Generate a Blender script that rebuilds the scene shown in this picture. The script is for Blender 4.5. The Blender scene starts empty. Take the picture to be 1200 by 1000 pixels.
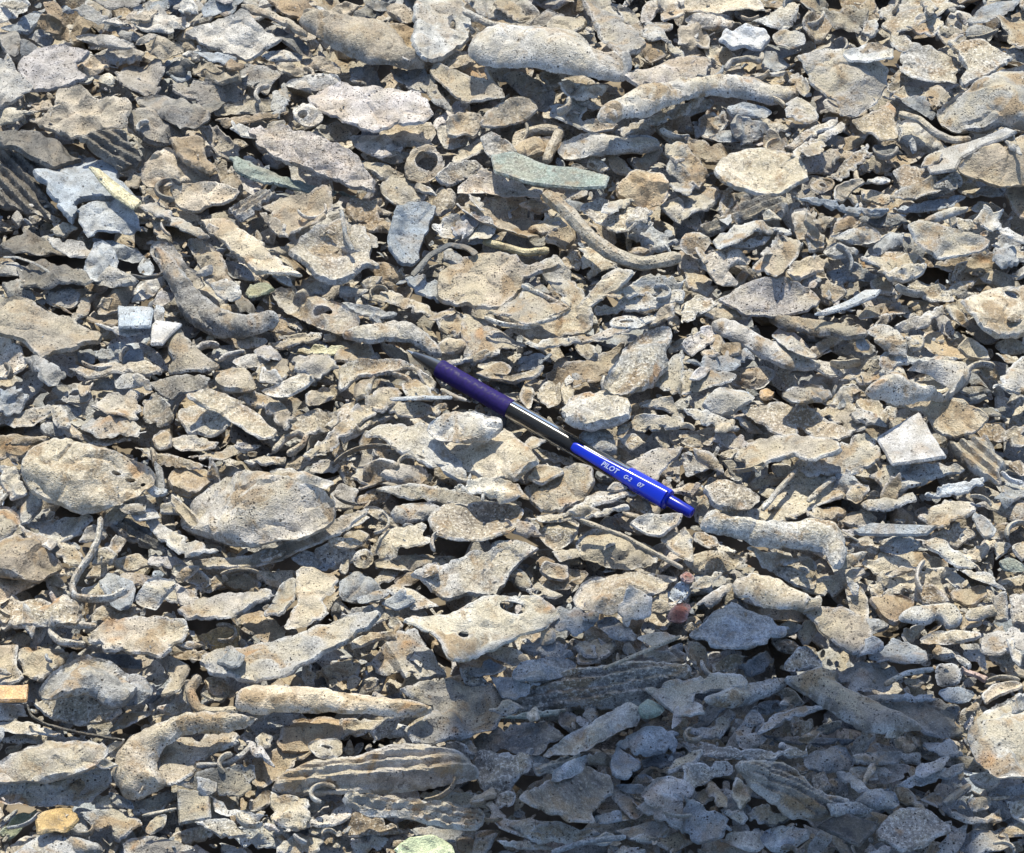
import bpy, math, random
import numpy as np
from mathutils import Vector, Matrix, noise
from mathutils.geometry import delaunay_2d_cdt

# ------------------------------------------------------------------ camera, sky, sun, exposure
SC = bpy.context.scene
COL = SC.collection
ELEV, HFOV, WIDTH = math.radians(50), math.radians(26), 0.400      # heap is 40 cm wide at mid picture (pen = 14 cm)
DIST = WIDTH / 2 / math.tan(HFOV / 2)
CAM = np.array([0.0, -DIST * math.cos(ELEV), DIST * math.sin(ELEV)])
FWD = np.array([0.0, math.cos(ELEV), -math.sin(ELEV)])
RIGHT = np.array([1.0, 0.0, 0.0])
UP = np.array([0.0, math.sin(ELEV), math.cos(ELEV)])
cd = bpy.data.cameras.new('camera'); cam = bpy.data.objects.new('camera', cd); COL.objects.link(cam)
cd.sensor_fit = 'HORIZONTAL'; cd.angle = HFOV; cd.clip_start = 0.02; cd.clip_end = 200
cam.location = CAM; cam.rotation_euler = (math.pi / 2 - ELEV, 0, 0)
SC.camera = cam

SUN_EL, SUN_AZ = math.radians(58), math.radians(-6)                # from the far side of the heap, a touch to the left
SUN = np.array([math.sin(SUN_AZ) * math.cos(SUN_EL), math.cos(SUN_AZ) * math.cos(SUN_EL), math.sin(SUN_EL)])
world = bpy.data.worlds.new('World'); SC.world = world; world.use_nodes = True
wn = world.node_tree.nodes; wl = world.node_tree.links
sky = wn.new('ShaderNodeTexSky'); sky.sky_type = 'NISHITA'; sky.sun_disc = False
sky.ozone_density = 2.2; sky.dust_density = 0.8; sky.air_density = 1.0; sky.sun_elevation = SUN_EL; sky.sun_rotation = SUN_AZ
wl.new(sky.outputs[0], wn['Background'].inputs[0]); wn['Background'].inputs[1].default_value = 0.13
sd = bpy.data.lights.new('sun', 'SUN'); sd.energy = 4.0; sd.angle = math.radians(0.53); sd.color = (1.0, 0.95, 0.81)
sun = bpy.data.objects.new('sun', sd); COL.objects.link(sun)
sun.rotation_euler = Vector(-SUN).to_track_quat('-Z', 'Y').to_euler()
vs = SC.view_settings
vs.view_transform = 'Standard'; vs.look = 'None'; vs.gamma = 1; vs.use_curve_mapping = False; vs.exposure = 0.66
SC.cycles.max_bounces = 6; SC.cycles.diffuse_bounces = 2; SC.cycles.glossy_bounces = 2; SC.cycles.transmission_bounces = 6

RNG = random.Random(7)
NR = np.random.default_rng(7)

# ------------------------------------------------------------------ pixels of the photograph (1200 x 1000) to points
TH = math.tan(HFOV / 2)
def ray(px, py):
    d = FWD + RIGHT * ((px - 600) / 600 * TH) + UP * ((500 - py) / 600 * TH)
    return d
def on_plane(px, py, p0, n):
    d = ray(px, py)
    return CAM + d * (np.dot(p0 - CAM, n) / np.dot(d, n))
def to_px(p):
    v = np.asarray(p) - CAM
    z = v @ FWD
    return 600 + (v @ RIGHT) / z / TH * 600, 500 - (v @ UP) / z / TH * 600

# ------------------------------------------------------------------ materials
def new_mat(name):
    m = bpy.data.materials.new(name); m.use_nodes = True
    return m, m.node_tree.nodes, m.node_tree.links, m.node_tree.nodes['Principled BSDF']
def N(nodes, t, **kw):
    n = nodes.new(t)
    for k, v in kw.items(): setattr(n, k, v)
    return n
def math_node(nodes, links, op, a, b=None, clamp=False):
    n = nodes.new('ShaderNodeMath'); n.operation = op; n.use_clamp = clamp
    for i, x in enumerate((a, b)):
        if x is None: continue
        if isinstance(x, (int, float)): n.inputs[i].default_value = x
        else: links.new(x, n.inputs[i])
    return n.outputs[0]
def ramp(nodes, links, x, a, b, lo=0.0, hi=1.0):
    n = nodes.new('ShaderNodeMapRange'); n.interpolation_type = 'SMOOTHSTEP'
    links.new(x, n.inputs[0])
    for i, v in zip((1, 2, 3, 4), (a, b, lo, hi)): n.inputs[i].default_value = v
    return n.outputs[0]
def mix(nodes, links, f, a, b, blend='MIX'):
    n = nodes.new('ShaderNodeMix'); n.data_type = 'RGBA'; n.blend_type = blend
    ins = (n.inputs[0], n.inputs[6], n.inputs[7])
    for s, x in zip(ins, (f, a, b)):
        if isinstance(x, (int, float)): s.default_value = x
        elif isinstance(x, tuple): s.default_value = x
        else: links.new(x, s)
    return n.outputs[2]

def scrap_material():
    m, ns, ls, bs = new_mat('weathered_scrap')
    geo = N(ns, 'ShaderNodeNewGeometry')
    mp = N(ns, 'ShaderNodeVectorMath', operation='SCALE'); ls.new(geo.outputs['Position'], mp.inputs[0]); mp.inputs['Scale'].default_value = 1000
    P = mp.outputs[0]
    at = N(ns, 'ShaderNodeAttribute', attribute_name='tint')
    tint, pit = at.outputs['Color'], at.outputs['Alpha']
    def nz(scale, detail=3, rough=0.6, dist=0.0):
        n = N(ns, 'ShaderNodeTexNoise'); ls.new(P, n.inputs['Vector'])
        n.inputs['Scale'].default_value = scale; n.inputs['Detail'].default_value = detail
        n.inputs['Roughness'].default_value = rough; n.inputs['Distortion'].default_value = dist
        return n.outputs[0]
    big, mid, fine, grit = nz(0.05, 3), nz(0.15, 4, 0.6), nz(0.85, 2, 0.7), nz(2.3, 1, 0.7)
    grainA = N(ns, 'ShaderNodeAttribute', attribute_name='grain').outputs['Fac']
    wearA = N(ns, 'ShaderNodeAttribute', attribute_name='wear').outputs['Fac']
    sep = N(ns, 'ShaderNodeSeparateXYZ'); ls.new(geo.outputs['True Normal'], sep.inputs[0])
    upz = ramp(ns, ls, sep.outputs[2], 0.45, 0.95)
    # worn metal, dust that settled on the upper faces, light chalky scale, dark oxide, rust
    c = mix(ns, ls, 1.0, tint, ramp_col(ns, ls, mid, 0.60, 1.32), 'MULTIPLY')
    dust = math_node(ns, ls, 'MULTIPLY', upz, ramp(ns, ls, big, 0.38, 0.60, 0.05, 0.62))
    dustA = N(ns, 'ShaderNodeAttribute', attribute_name='dust')
    dust = math_node(ns, ls, 'MULTIPLY', dust, dustA.outputs['Fac'])
    c = mix(ns, ls, dust, c, (0.43, 0.365, 0.245, 1))
    mud = math_node(ns, ls, 'MULTIPLY', ramp(ns, ls, nz(0.075, 4, 0.6, 0.5), 0.50, 0.64, 0, 0.75), dustA.outputs['Fac'])
    c = mix(ns, ls, mud, c, (0.27, 0.19, 0.105, 1))
    c = mix(ns, ls, math_node(ns, ls, 'MULTIPLY', math_node(ns, ls, 'MULTIPLY', ramp(ns, ls, fine, 0.52, 0.64, 0, 0.75), grainA), dustA.outputs['Fac']), c, (0.78, 0.745, 0.67, 1))
    c = mix(ns, ls, ramp(ns, ls, nz(0.30, 4, 0.75, 0.8), 0.565, 0.67, 0, 0.75), c, (0.085, 0.075, 0.062, 1))
    c = mix(ns, ls, math_node(ns, ls, 'MULTIPLY', ramp(ns, ls, fine, 0.50, 0.36, 0, 0.85), grainA), c, (0.10, 0.09, 0.078, 1))
    c = mix(ns, ls, math_node(ns, ls, 'MULTIPLY', ramp(ns, ls, nz(0.06, 2, 0.6, 0.3), 0.64, 0.74, 0, 0.65), dustA.outputs['Fac']), c, (0.33, 0.185, 0.075, 1))
    c = mix(ns, ls, math_node(ns, ls, 'MULTIPLY', math_node(ns, ls, 'MULTIPLY', wearA, ramp(ns, ls, mid, 0.42, 0.58, 0.0, 0.55)), dustA.outputs['Fac']), c, (0.52, 0.535, 0.545, 1))
    c = mix(ns, ls, 1.0, c, ramp_col(ns, ls, grit, 0.74, 1.22), 'MULTIPLY')
    # casting pits
    def pits(scale, r0, r1, share):
        v = N(ns, 'ShaderNodeTexVoronoi'); ls.new(P, v.inputs['Vector']); v.inputs['Scale'].default_value = scale
        sc_ = N(ns, 'ShaderNodeSeparateColor'); ls.new(v.outputs['Color'], sc_.inputs[0])
        thr = math_node(ns, ls, 'MULTIPLY', math_node(ns, ls, 'MULTIPLY', pit, share), ramp(ns, ls, mid, 0.38, 0.6, 0.15, 1.3))
        on = math_node(ns, ls, 'LESS_THAN', sc_.outputs[0], thr)
        return math_node(ns, ls, 'MULTIPLY', ramp(ns, ls, math_node(ns, ls, 'ADD', v.outputs['Distance'], math_node(ns, ls, 'MULTIPLY', fine, 0.22)), r0 + .08, r1 + .10, 1, 0), on)
    pt = math_node(ns, ls, 'MAXIMUM', pits(0.40, 0.13, 0.22, 0.62), pits(0.95, 0.2, 0.31, 0.62))
    c = mix(ns, ls, math_node(ns, ls, 'MULTIPLY', pt, 0.9), c, (0.045, 0.036, 0.028, 1))
    ls.new(c, bs.inputs['Base Color'])
    ls.new(ramp(ns, ls, mid, 0.35, 0.65, 0.52, 0.85), bs.inputs['Roughness'])
    bs.inputs['Specular IOR Level'].default_value = 0.45
    h = math_node(ns, ls, 'ADD', math_node(ns, ls, 'MULTIPLY', fine, 0.55), math_node(ns, ls, 'MULTIPLY', grit, 0.22))
    h = math_node(ns, ls, 'ADD', h, math_node(ns, ls, 'MULTIPLY', mid, 0.8))
    h = math_node(ns, ls, 'SUBTRACT', h, math_node(ns, ls, 'MULTIPLY', pt, 0.55))
    b = N(ns, 'ShaderNodeBump'); b.inputs['Strength'].default_value = 0.8; b.inputs['Distance'].default_value = 0.0014
    ls.new(h, b.inputs['Height']); ls.new(b.outputs[0], bs.inputs['Normal'])
    return m
def ramp_col(ns, ls, x, lo, hi):
    v = ramp(ns, ls, x, 0.3, 0.7, lo, hi)
    n = N(ns, 'ShaderNodeCombineColor')
    for i in range(3): ls.new(v, n.inputs[i])
    return n.outputs[0]
SCRAP = scrap_material()

def plain(name, col, rough=0.5, spec=0.5, trans=0.0, ior=1.45, coat=0.0, metal=0.0, grain=0.0):
    m, ns, ls, bs = new_mat(name)
    bs.inputs['Base Color'].default_value = (*col, 1); bs.inputs['Roughness'].default_value = rough
    bs.inputs['Specular IOR Level'].default_value = spec; bs.inputs['Transmission Weight'].default_value = trans
    bs.inputs['IOR'].default_value = ior; bs.inputs['Coat Weight'].default_value = coat; bs.inputs['Metallic'].default_value = metal
    if grain:
        tc = N(ns, 'ShaderNodeNewGeometry'); n = N(ns, 'ShaderNodeTexNoise'); n.inputs['Scale'].default_value = grain
        n.inputs['Detail'].default_value = 4; ls.new(tc.outputs['Position'], n.inputs['Vector'])
        ls.new(mix(ns, ls, ramp(ns, ls, n.outputs[0], 0.35, 0.7), tuple(x * 0.8 for x in col) + (1,), tuple(min(1, x * 1.25) for x in col) + (1,)), bs.inputs['Base Color'])
        ls.new(ramp(ns, ls, n.outputs[0], 0.3, 0.7, rough * 0.8, min(1, rough * 1.35)), bs.inputs['Roughness'])
    return m

# colour of the pieces: (r, g, b, share of pits), word, amount of settled dust
TINT = {
 'p': ((0.43, 0.412, 0.38, 0.45), 'pale grey', 1.0), 'g': ((0.285, 0.275, 0.258, 0.55), 'grey', 1.0),
 't': ((0.345, 0.297, 0.232, 0.45), 'tan', 1.0), 'c': ((0.48, 0.42, 0.325, 0.35), 'cream', 1.0),
 'b': ((0.285, 0.312, 0.338, 0.35), 'blue-grey', 0.5), 'd': ((0.135, 0.13, 0.12, 0.55), 'dark grey', 0.75),
 'n': ((0.27, 0.20, 0.125, 0.35), 'brown', 0.8), 'w': ((0.56, 0.57, 0.58, 0.15), 'white', 0.45),
 's': ((0.12, 0.135, 0.15, 0.3), 'slate', 0.45), 'e': ((0.195, 0.235, 0.20, 0.4), 'green', 0.5),
 'o': ((0.60, 0.34, 0.13, 0.2), 'orange', 0.6), 'y': ((0.47, 0.43, 0.27, 0.2), 'yellowish', 0.7),
 'r': ((0.19, 0.065, 0.048, 0.2), 'red', 0.6), 'l': ((0.42, 0.395, 0.385, 0.6), 'lavender grey', 0.75),
 'k': ((0.025, 0.027, 0.03, 0.1), 'black', 0.3), 'v': ((0.25, 0.26, 0.15, 0.2), 'olive', 0.4),
 'q': ((0.27, 0.37, 0.34, 0.1), 'teal', 0.2), 'a': ((0.46, 0.34, 0.21, 0.3), 'rust-stained', 1.0), 'z': ((0.66, 0.69, 0.40, 0.0), 'pale green', 0.15),
 'u': ((0.50, 0.33, 0.13, 0.1), 'ochre', 0.3), 'i': ((0.42, 0.29, 0.26, 0.1), 'pinkish', 0.6),
}
# ---- outlines read off the photograph, one block per 400x333 px tile, in thirds of a pixel from the tile's corner ----
# form colour level points  @hole(x,y,rx,ry)  | label | short reference name
TILES = {
(0,0): '''
P p 2 650,115 870,40 905,95 995,135 870,215 730,170 | pale speckled four-sided flat slab near the top left | pale four-sided slab
P l 2 65,240 130,170 225,160 310,190 265,250 310,270 225,318 100,312 | lavender grey flat plate with a notched right side, upper left | lavender notched plate
P p 2 -30,200 30,195 70,270 120,325 0,370 -30,370
X t 2 105,420 200,380 215,325 290,310 340,350 440,345 460,380 440,445 360,460 250,485 170,460 | crumpled brownish folded scrap piece near the upper left edge | crumpled brownish piece
L g 2 465,355 560,325 740,400 735,420 690,450 620,440
L g 1 450,420 500,388 590,420 645,460 630,490 560,510 500,480
F d 2 285,485 345,462 440,460 465,520 505,560 480,590 430,600 330,530 | small ribbed block with dark grooves, upper left | small ribbed block
F d 1 -40,530 0,525 190,600 140,660 200,740 150,760 0,720 -40,720 | dark finned block with long black grooves at the left edge | dark finned block
P d 2 -10,480 130,470 290,550 190,605 0,520
P b 1 130,635 330,590 450,605 400,650 480,690 300,720 260,790
P b 2 262,745 300,715 440,700 500,815 460,825 350,820 310,840 | square blue-grey pitted plate below the yellowish strip | square blue-grey pitted plate
Q y 3 310,590 350,600 500,715 470,740 400,690 | yellowish cream painted strip lying on a blue-grey plate | yellowish strip
P g 2 470,735 560,715 640,770 740,840 650,830 560,765
L t 2 500,580 580,520 620,530 690,600 760,630 530,660 500,640
X n 3 590,490 680,480 720,490 725,550 770,590 750,620 640,570 | torn leafy brown crumpled foil scrap, upper left | torn brown foil
P l 3 865,450 910,430 1000,440 1120,480 1240,530 1310,620 1310,665 1230,655 1100,600 980,565 900,510 | long pale lavender slab sloping down to the right, upper left | long lavender slab
P e 2 808,555 850,548 960,610 1100,650 1250,690 1100,680 900,640 840,610 | thin greenish-grey plate under the long lavender slab | thin greenish plate
C t 2 595,660 650,645 780,650 850,680 820,720 690,755 630,735
F g 2 800,745 920,665 975,690 850,775
L t 2 930,750 1000,715 1150,685 1180,730 1140,780 1040,835 960,800
P c 3 695,770 800,770 930,850 940,890 1070,970 1000,975 900,950 800,870 | cream wedge-shaped plate pointing down right, left of centre top | cream wedge plate
L p 2 1015,910 1080,855 1180,835 1260,850 1330,950 1280,975 1120,980 1050,940
P t 2 945,885 1060,830 1160,815 1180,830 1090,850 1010,900
L g 2 525,870 560,850 620,870 640,920 700,960 720,1010 590,1010 560,940
L t 2 650,845 730,850 790,910 800,970 840,1010 730,1010 700,930
L b 1 320,840 400,850 500,890 480,925 400,900
P p 2 160,830 250,850 300,860 350,910 250,905 190,880
X d 2 60,930 150,910 290,960 330,1000 80,1010
L g 2 290,930 360,925 490,980 460,1005 330,1005
L c 3 345,270 380,255 405,270 400,300 350,290 | tiny cream pebble beside a dark gap, upper left | tiny cream pebble
L g 1 410,270 450,235 540,225 580,260 560,315 480,325 430,310
L p 2 460,80 490,45 560,30 650,65 670,85 600,115 500,105
P g 2 255,40 300,18 400,75 490,130 480,150 420,130
P n 2 155,15 200,10 235,70 250,130 190,135 170,60
P p 1 -20,-10 110,-10 110,30 40,75 -20,85
L b 1 0,95 50,85 110,45 150,50 130,80 100,120 60,110
L p 2 260,130 300,115 400,125 475,160 440,175 330,160
L t 2 495,120 560,125 645,165 640,185 600,195 570,210 520,180
L g 1 320,190 400,170 500,180 490,215 400,225 350,210
L t 1 640,225 700,215 830,260 835,285 760,290 680,260
L b 2 680,190 740,185 830,210 820,225 760,225
P g 1 600,295 700,290 820,300 870,340 850,360 740,385 660,350
L t 1 760,380 860,350 960,355 980,380 880,400 770,405
P n 2 755,430 870,405 1010,395 950,420 860,435 800,455
L p 2 1030,380 1080,362 1135,395 1130,430 1080,445 1035,420 @1065,408,18,12 | small pale nut-like lump with a dark hole, upper left | small holed nut
P g 1 840,225 930,240 1000,260 960,290 940,330 860,290
P l 3 1080,345 1140,300 1200,290 1290,320 1400,310 1490,330 1525,400 1480,440 1400,445 1320,475 1260,450 1130,400 | broad pale lavender plate with a ragged right end, top centre left | broad lavender plate
L p 2 1000,290 1100,258 1180,265 1200,290 1130,315 1040,315
H t 2 1050,90 1110,65 1200,72 1310,80 1390,130 1440,200 1500,225 1450,245 1380,235 1290,215 1200,180 1120,130 | smooth tan half-round shell sloping down right at the top | smooth tan shell
H t 2 835,25 900,20 1000,60 1080,110 1070,130 960,70
P n 1 920,-20 1050,-20 1100,40 1120,60 1050,75 980,40
P b 2 710,30 740,5 860,-5 850,15 780,50 720,60
P g 1 330,10 490,-5 490,25 380,35
L t 1 615,115 680,95 700,125 640,145
L g 1 -10,120 60,115 75,150 60,200 20,190
L s 1 70,140 110,150 135,175 100,210 75,200
L p 1 920,195 980,175 1060,195 1050,215 960,215
L t 1 1050,215 1130,200 1190,230 1190,260 1110,245
S p 2 5 0.6 10,905 60,905 120,925 180,960 220,975 | thin pale curved wire above the left edge of the heap | thin pale wire
''',
(400,0): '''
P p 2 255,20 300,-20 400,-15 440,50 460,100 430,160 350,205 290,215 250,160 255,100 @395,88,11,22 | upright pale plate with a small slot at the top | slotted top plate
C n 1 155,105 250,100 290,140 280,200 240,190 190,140
P p 1 440,-10 640,-10 690,50 640,90 560,75 500,60
R p 2 13 1 430,40 520,85 640,108
L g 1 660,85 720,40 730,30 790,60 700,95
L t 2 720,85 780,65 850,60 865,90 800,120 730,135
L t 1 750,140 830,125 885,120 870,150 800,160
H p 3 445,180 475,118 580,120 680,140 760,135 870,160 895,190 960,220 1030,215 1000,275 950,275 850,270 700,245 600,225 450,215 | long pale lumpy bar lying level near the top centre | long lumpy bar
P g 3 825,-10 930,-10 990,80 1070,185 1040,205 970,205 900,110 | grey pitted oblong slab slanting down right at the top | grey oblong slab
C t 2 320,270 345,235 430,260 560,315 575,350 500,370 440,375 380,330 | tan trough-shaped piece with a shaded hollow, top centre | tan trough
L g 1 565,270 620,250 720,300 750,330 720,390 680,380 620,320
X p 2 760,290 800,280 860,300 935,300 920,330 850,355 800,340
C t 2 490,430 520,390 610,345 670,355 690,395 650,425 560,455 500,455 | tan shallow scoop with a pale rim, top centre | tan shallow scoop
L p 1 340,445 400,435 450,480 430,510 380,525 345,490
L t 2 225,575 250,530 320,515 360,565 340,620 280,640 225,620 @300,570,40,30 | short tan tube end with a round dark bore | short tube end
L p 2 330,620 390,575 470,570 510,595 450,630 370,655
Q e 3 525,550 610,538 720,580 860,600 945,625 930,665 850,668 720,655 640,645 535,610 | green patinated oblong plate lying near the top centre | green plate
P l 2 385,670 480,615 560,625 700,665 700,695 560,700 430,690
R t 1 19 1 615,540 620,480 700,455 770,460 740,520 720,570
P p 2 490,475 530,465 590,510 615,545 540,550 520,570
R t 3 25 1 715,680 790,740 880,840 960,900 1060,930 1190,905 | long smooth bent tan rod curving to the right, upper centre | bent tan rod
L p 2 765,530 800,480 880,465 960,480 1060,470 1115,490 1110,530 1020,540 900,540 800,555
L p 1 830,440 880,420 970,445 950,470 870,470
H p 3 900,395 940,360 1060,325 1200,300 1400,293 1540,310 1612,325 1600,350 1540,372 1400,350 1280,340 1190,370 1100,400 1000,410 960,435 910,425 | long pale arched strip bowed upward, right of top centre | long arched strip
P t 2 970,465 1050,430 1150,390 1200,370 1230,360 1270,350 1250,375 1200,410 1080,455 1000,485
X p 2 1140,510 1200,495 1240,540 1290,620 1260,660 1200,640 1150,600
L a 2 965,655 1020,610 1110,605 1150,640 1140,710 1060,730 980,700 | rust-stained round pebble right of the green plate | rust-stained pebble
P p 2 845,735 900,690 1000,730 1100,765 1070,810 960,835 880,780
L t 1 415,745 480,715 640,720 700,770 705,830 640,865 560,830 430,780
L p 2 320,790 400,755 520,765 545,800 520,840 440,850 340,830
C b 2 185,740 240,720 330,740 310,790 280,860 260,940 200,940 155,870 | blue-grey cupped shell above the pen tip, upper centre | blue-grey cupped shell
S s 3 12 0.5 250,970 310,900 380,860 440,870 475,895
P t 2 350,960 450,905 560,893 660,925 770,930 690,960 640,975 620,1040 560,1100 460,1090 350,1050 | broad tan torn plate just left of the bracket | broad tan torn plate
R y 1 14 1 500,850 560,865 650,890 730,880
P c 1 840,870 880,850 970,935 940,950 870,970 850,930
X n 1 20,720 100,700 150,720 140,770 180,790 170,820 80,800 40,770
L g 1 145,640 200,625 310,660 280,700 200,720 150,690
L t 1 300,700 350,665 400,680 395,730 340,760
L p 1 40,480 120,475 200,495 210,530 150,545 60,520
L t 1 130,550 190,530 240,540 220,570 160,570
P g 2 -40,510 10,520 50,560 110,640 80,665 0,640
L g 1 180,250 280,250 330,280 330,330 260,320 200,290
P l 2 985,300 1060,245 1180,205 1290,240 1280,300 1190,310 1060,330
P p 1 1110,-10 1200,-10 1200,60 1130,75
L t 1 1060,75 1160,80 1160,105 1080,110
L n 1 1050,160 1130,150 1140,200 1080,215
L p 1 1140,150 1200,180 1210,215 1160,195
L g 1 970,30 1020,30 1060,100 1040,140 1000,80
R b 3 8 1 0,740 15,830 40,880 | short bluish grey twig standing among the scrap, upper left | bluish twig
L p 1 1120,720 1200,690 1200,790 1150,760
X b 1 1010,830 1080,790 1180,850 1150,895 1060,870
L n 2 1000,880 1050,865 1090,880 1060,900
L n 1 720,850 740,820 810,810 820,850 780,880
S p 2 9 1.5 510,245 530,290 560,340
''',
(800,0): '''
P c 1 -10,-10 255,-10 280,45 200,55 0,40
L p 1 10,70 60,45 150,50 180,80 160,105 60,95
L t 1 -10,95 60,85 95,130 90,165 30,170 -10,150
X w 2 130,150 150,110 220,95 290,110 310,140 270,180 220,170 180,175 | white crumpled nut-like piece with an orange rust spot, top right | white rusty crumple
L p 2 315,125 350,105 420,115 435,145 380,170 330,155
S p 2 9 1.4 150,245 170,215 230,205 275,215 280,190
P p 1 150,250 250,265 380,250 330,272 200,277
C n 2 410,80 450,50 500,60 525,100 490,150 440,150
P d 1 480,40 560,35 640,60 620,120 540,105
L p 2 640,80 680,75 695,110 670,135 630,120
P g 2 690,45 820,-20 930,-10 960,30 900,60 800,100 770,120 840,150 760,170 710,110
P p 2 780,105 850,35 910,55 915,110 870,140
P d 2 880,105 960,95 1000,130 950,140 890,135
P b 2 985,80 1050,25 1190,-10 1150,40 1060,80
L t 2 1110,90 1150,50 1200,20 1230,20 1230,170 1150,140
P p 3 405,190 500,165 590,170 700,210 730,240 720,300 680,370 620,405 550,410 540,360 480,320 445,280 | large pale triangular plate pointing down, top right | large triangular plate
L p 3 555,195 640,165 740,175 740,215 660,230 580,225
P p 2 770,190 820,160 900,180 990,230 960,290 900,305 800,290 770,250
P g 3 925,145 1060,145 1160,190 1150,220 1060,270 990,300 970,280 1000,240 | grey three-cornered plate with a dark rim, top right | dark-rimmed plate
L p 3 890,380 1000,310 1100,260 1200,230 1240,230 1240,450 1120,440 1050,460 960,465 900,430 | big pale rounded slab cut by the right edge near the top | big pale rounded slab
P n 2 595,430 680,390 720,350 745,380 755,500 700,500 640,470 | plain brown flat plate below the large triangular plate | plain brown plate
L p 1 755,430 800,425 850,450 930,530 870,530 780,510
S p 3 14 0.9 760,400 830,420 890,470 950,495 1010,490
L t 1 710,340 780,310 850,310 830,340 760,355
L s 1 745,350 850,340 890,395 870,415 800,390
L t 3 965,575 1050,520 1200,470 1230,470 1230,640 1130,655 1050,630 980,600 | tan rounded slab below the white band at the right edge | tan edge slab
Q w 3 850,580 900,530 1050,490 1140,455 1180,470 1050,520 980,560 960,600 870,615 | white painted band slanting up to the right, upper right | white painted band
P g 2 740,600 800,575 860,590 880,620 800,675 770,665
C t 2 720,710 760,670 880,625 990,610 1000,640 880,690 830,700
P b 1 740,735 960,690 985,695 930,735 800,750
P t 2 520,620 590,550 650,505 665,540 620,590 560,635
P t 1 620,600 660,545 740,570 740,590 690,610
C c 2 110,625 150,575 250,548 350,560 430,600 435,640 350,690 250,685 140,665 | cream lump with a shallow hollow on top, upper right | cream hollow lump
P g 1 190,540 310,470 360,490 350,560 260,545
F d 2 60,810 150,760 200,710 300,690 370,730 340,760 220,775 100,815
P p 1 0,690 60,670 140,685 80,740 0,780
P p 3 100,840 200,785 390,770 380,790 280,800 200,850 130,870
P p 2 85,875 200,850 310,830 280,860 150,880
L p 2 0,825 50,815 100,840 80,885 20,895 -10,870
L p 2 50,920 110,885 180,880 240,910 230,930 170,935 160,960 200,1000 130,1005 90,950
P t 3 235,940 320,870 400,840 430,860 400,920 330,990 280,970
L p 1 385,740 440,730 460,800 450,840 400,830
C t 2 530,660 620,630 640,650 600,670 560,720 525,710
L p 2 640,635 700,620 735,635 700,648
L n 2 450,645 480,630 520,640 530,660 490,680 455,665 @490,655,12,6
P b 3 380,690 500,700 600,730 730,740 700,760 600,760 480,730
P s 1 600,748 740,745 790,780 700,800 640,785
L n 1 540,780 590,760 620,780 580,810 530,815
L p 2 510,830 560,820 650,790 695,820 690,850 610,860
L g 2 490,880 540,850 620,880 600,905 520,905
L g 1 430,830 460,810 500,830 490,880 450,880
C p 3 780,800 830,785 1000,830 1080,860 1060,890 960,915 900,920 830,870 | pale pitted cup with a raised rim and shaded hollow, right | pale pitted cup
H p 3 840,775 920,740 1000,725 1010,740 920,770 860,790
P p 3 1015,795 1060,730 1130,740 1110,780 1200,830 1200,860 1100,820
P b 1 510,960 600,930 690,965 640,985 540,990
L t 1 640,920 700,890 800,890 850,920 760,960 700,950
L p 3 710,965 770,930 860,925 850,960 780,995 730,990
P n 1 870,930 990,900 1060,895 1150,920 1100,950 980,960
L t 1 370,935 450,905 540,910 480,960 400,990
L b 2 150,380 200,365 280,370 315,395 280,415 180,415 | blue-grey pitted pebble under the long arched strip | blue-grey pitted pebble
L p 1 190,440 260,425 400,420 370,460 280,480 240,490
P p 2 360,495 440,460 540,415 540,440 450,490 400,505
P p 2 360,560 420,510 550,445 560,470 480,510 420,560
L p 2 355,370 410,340 480,400 470,425 420,440 370,410
L p 1 0,380 80,345 110,360 90,380 20,410
X p 1 40,440 90,400 150,390 160,430 110,490 50,480
L s 1 670,510 770,520 790,540 690,545
L b 1 1030,680 1060,655 1130,665 1110,690
C n 1 1130,690 1200,650 1230,650 1230,800 1160,740
''',
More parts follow.
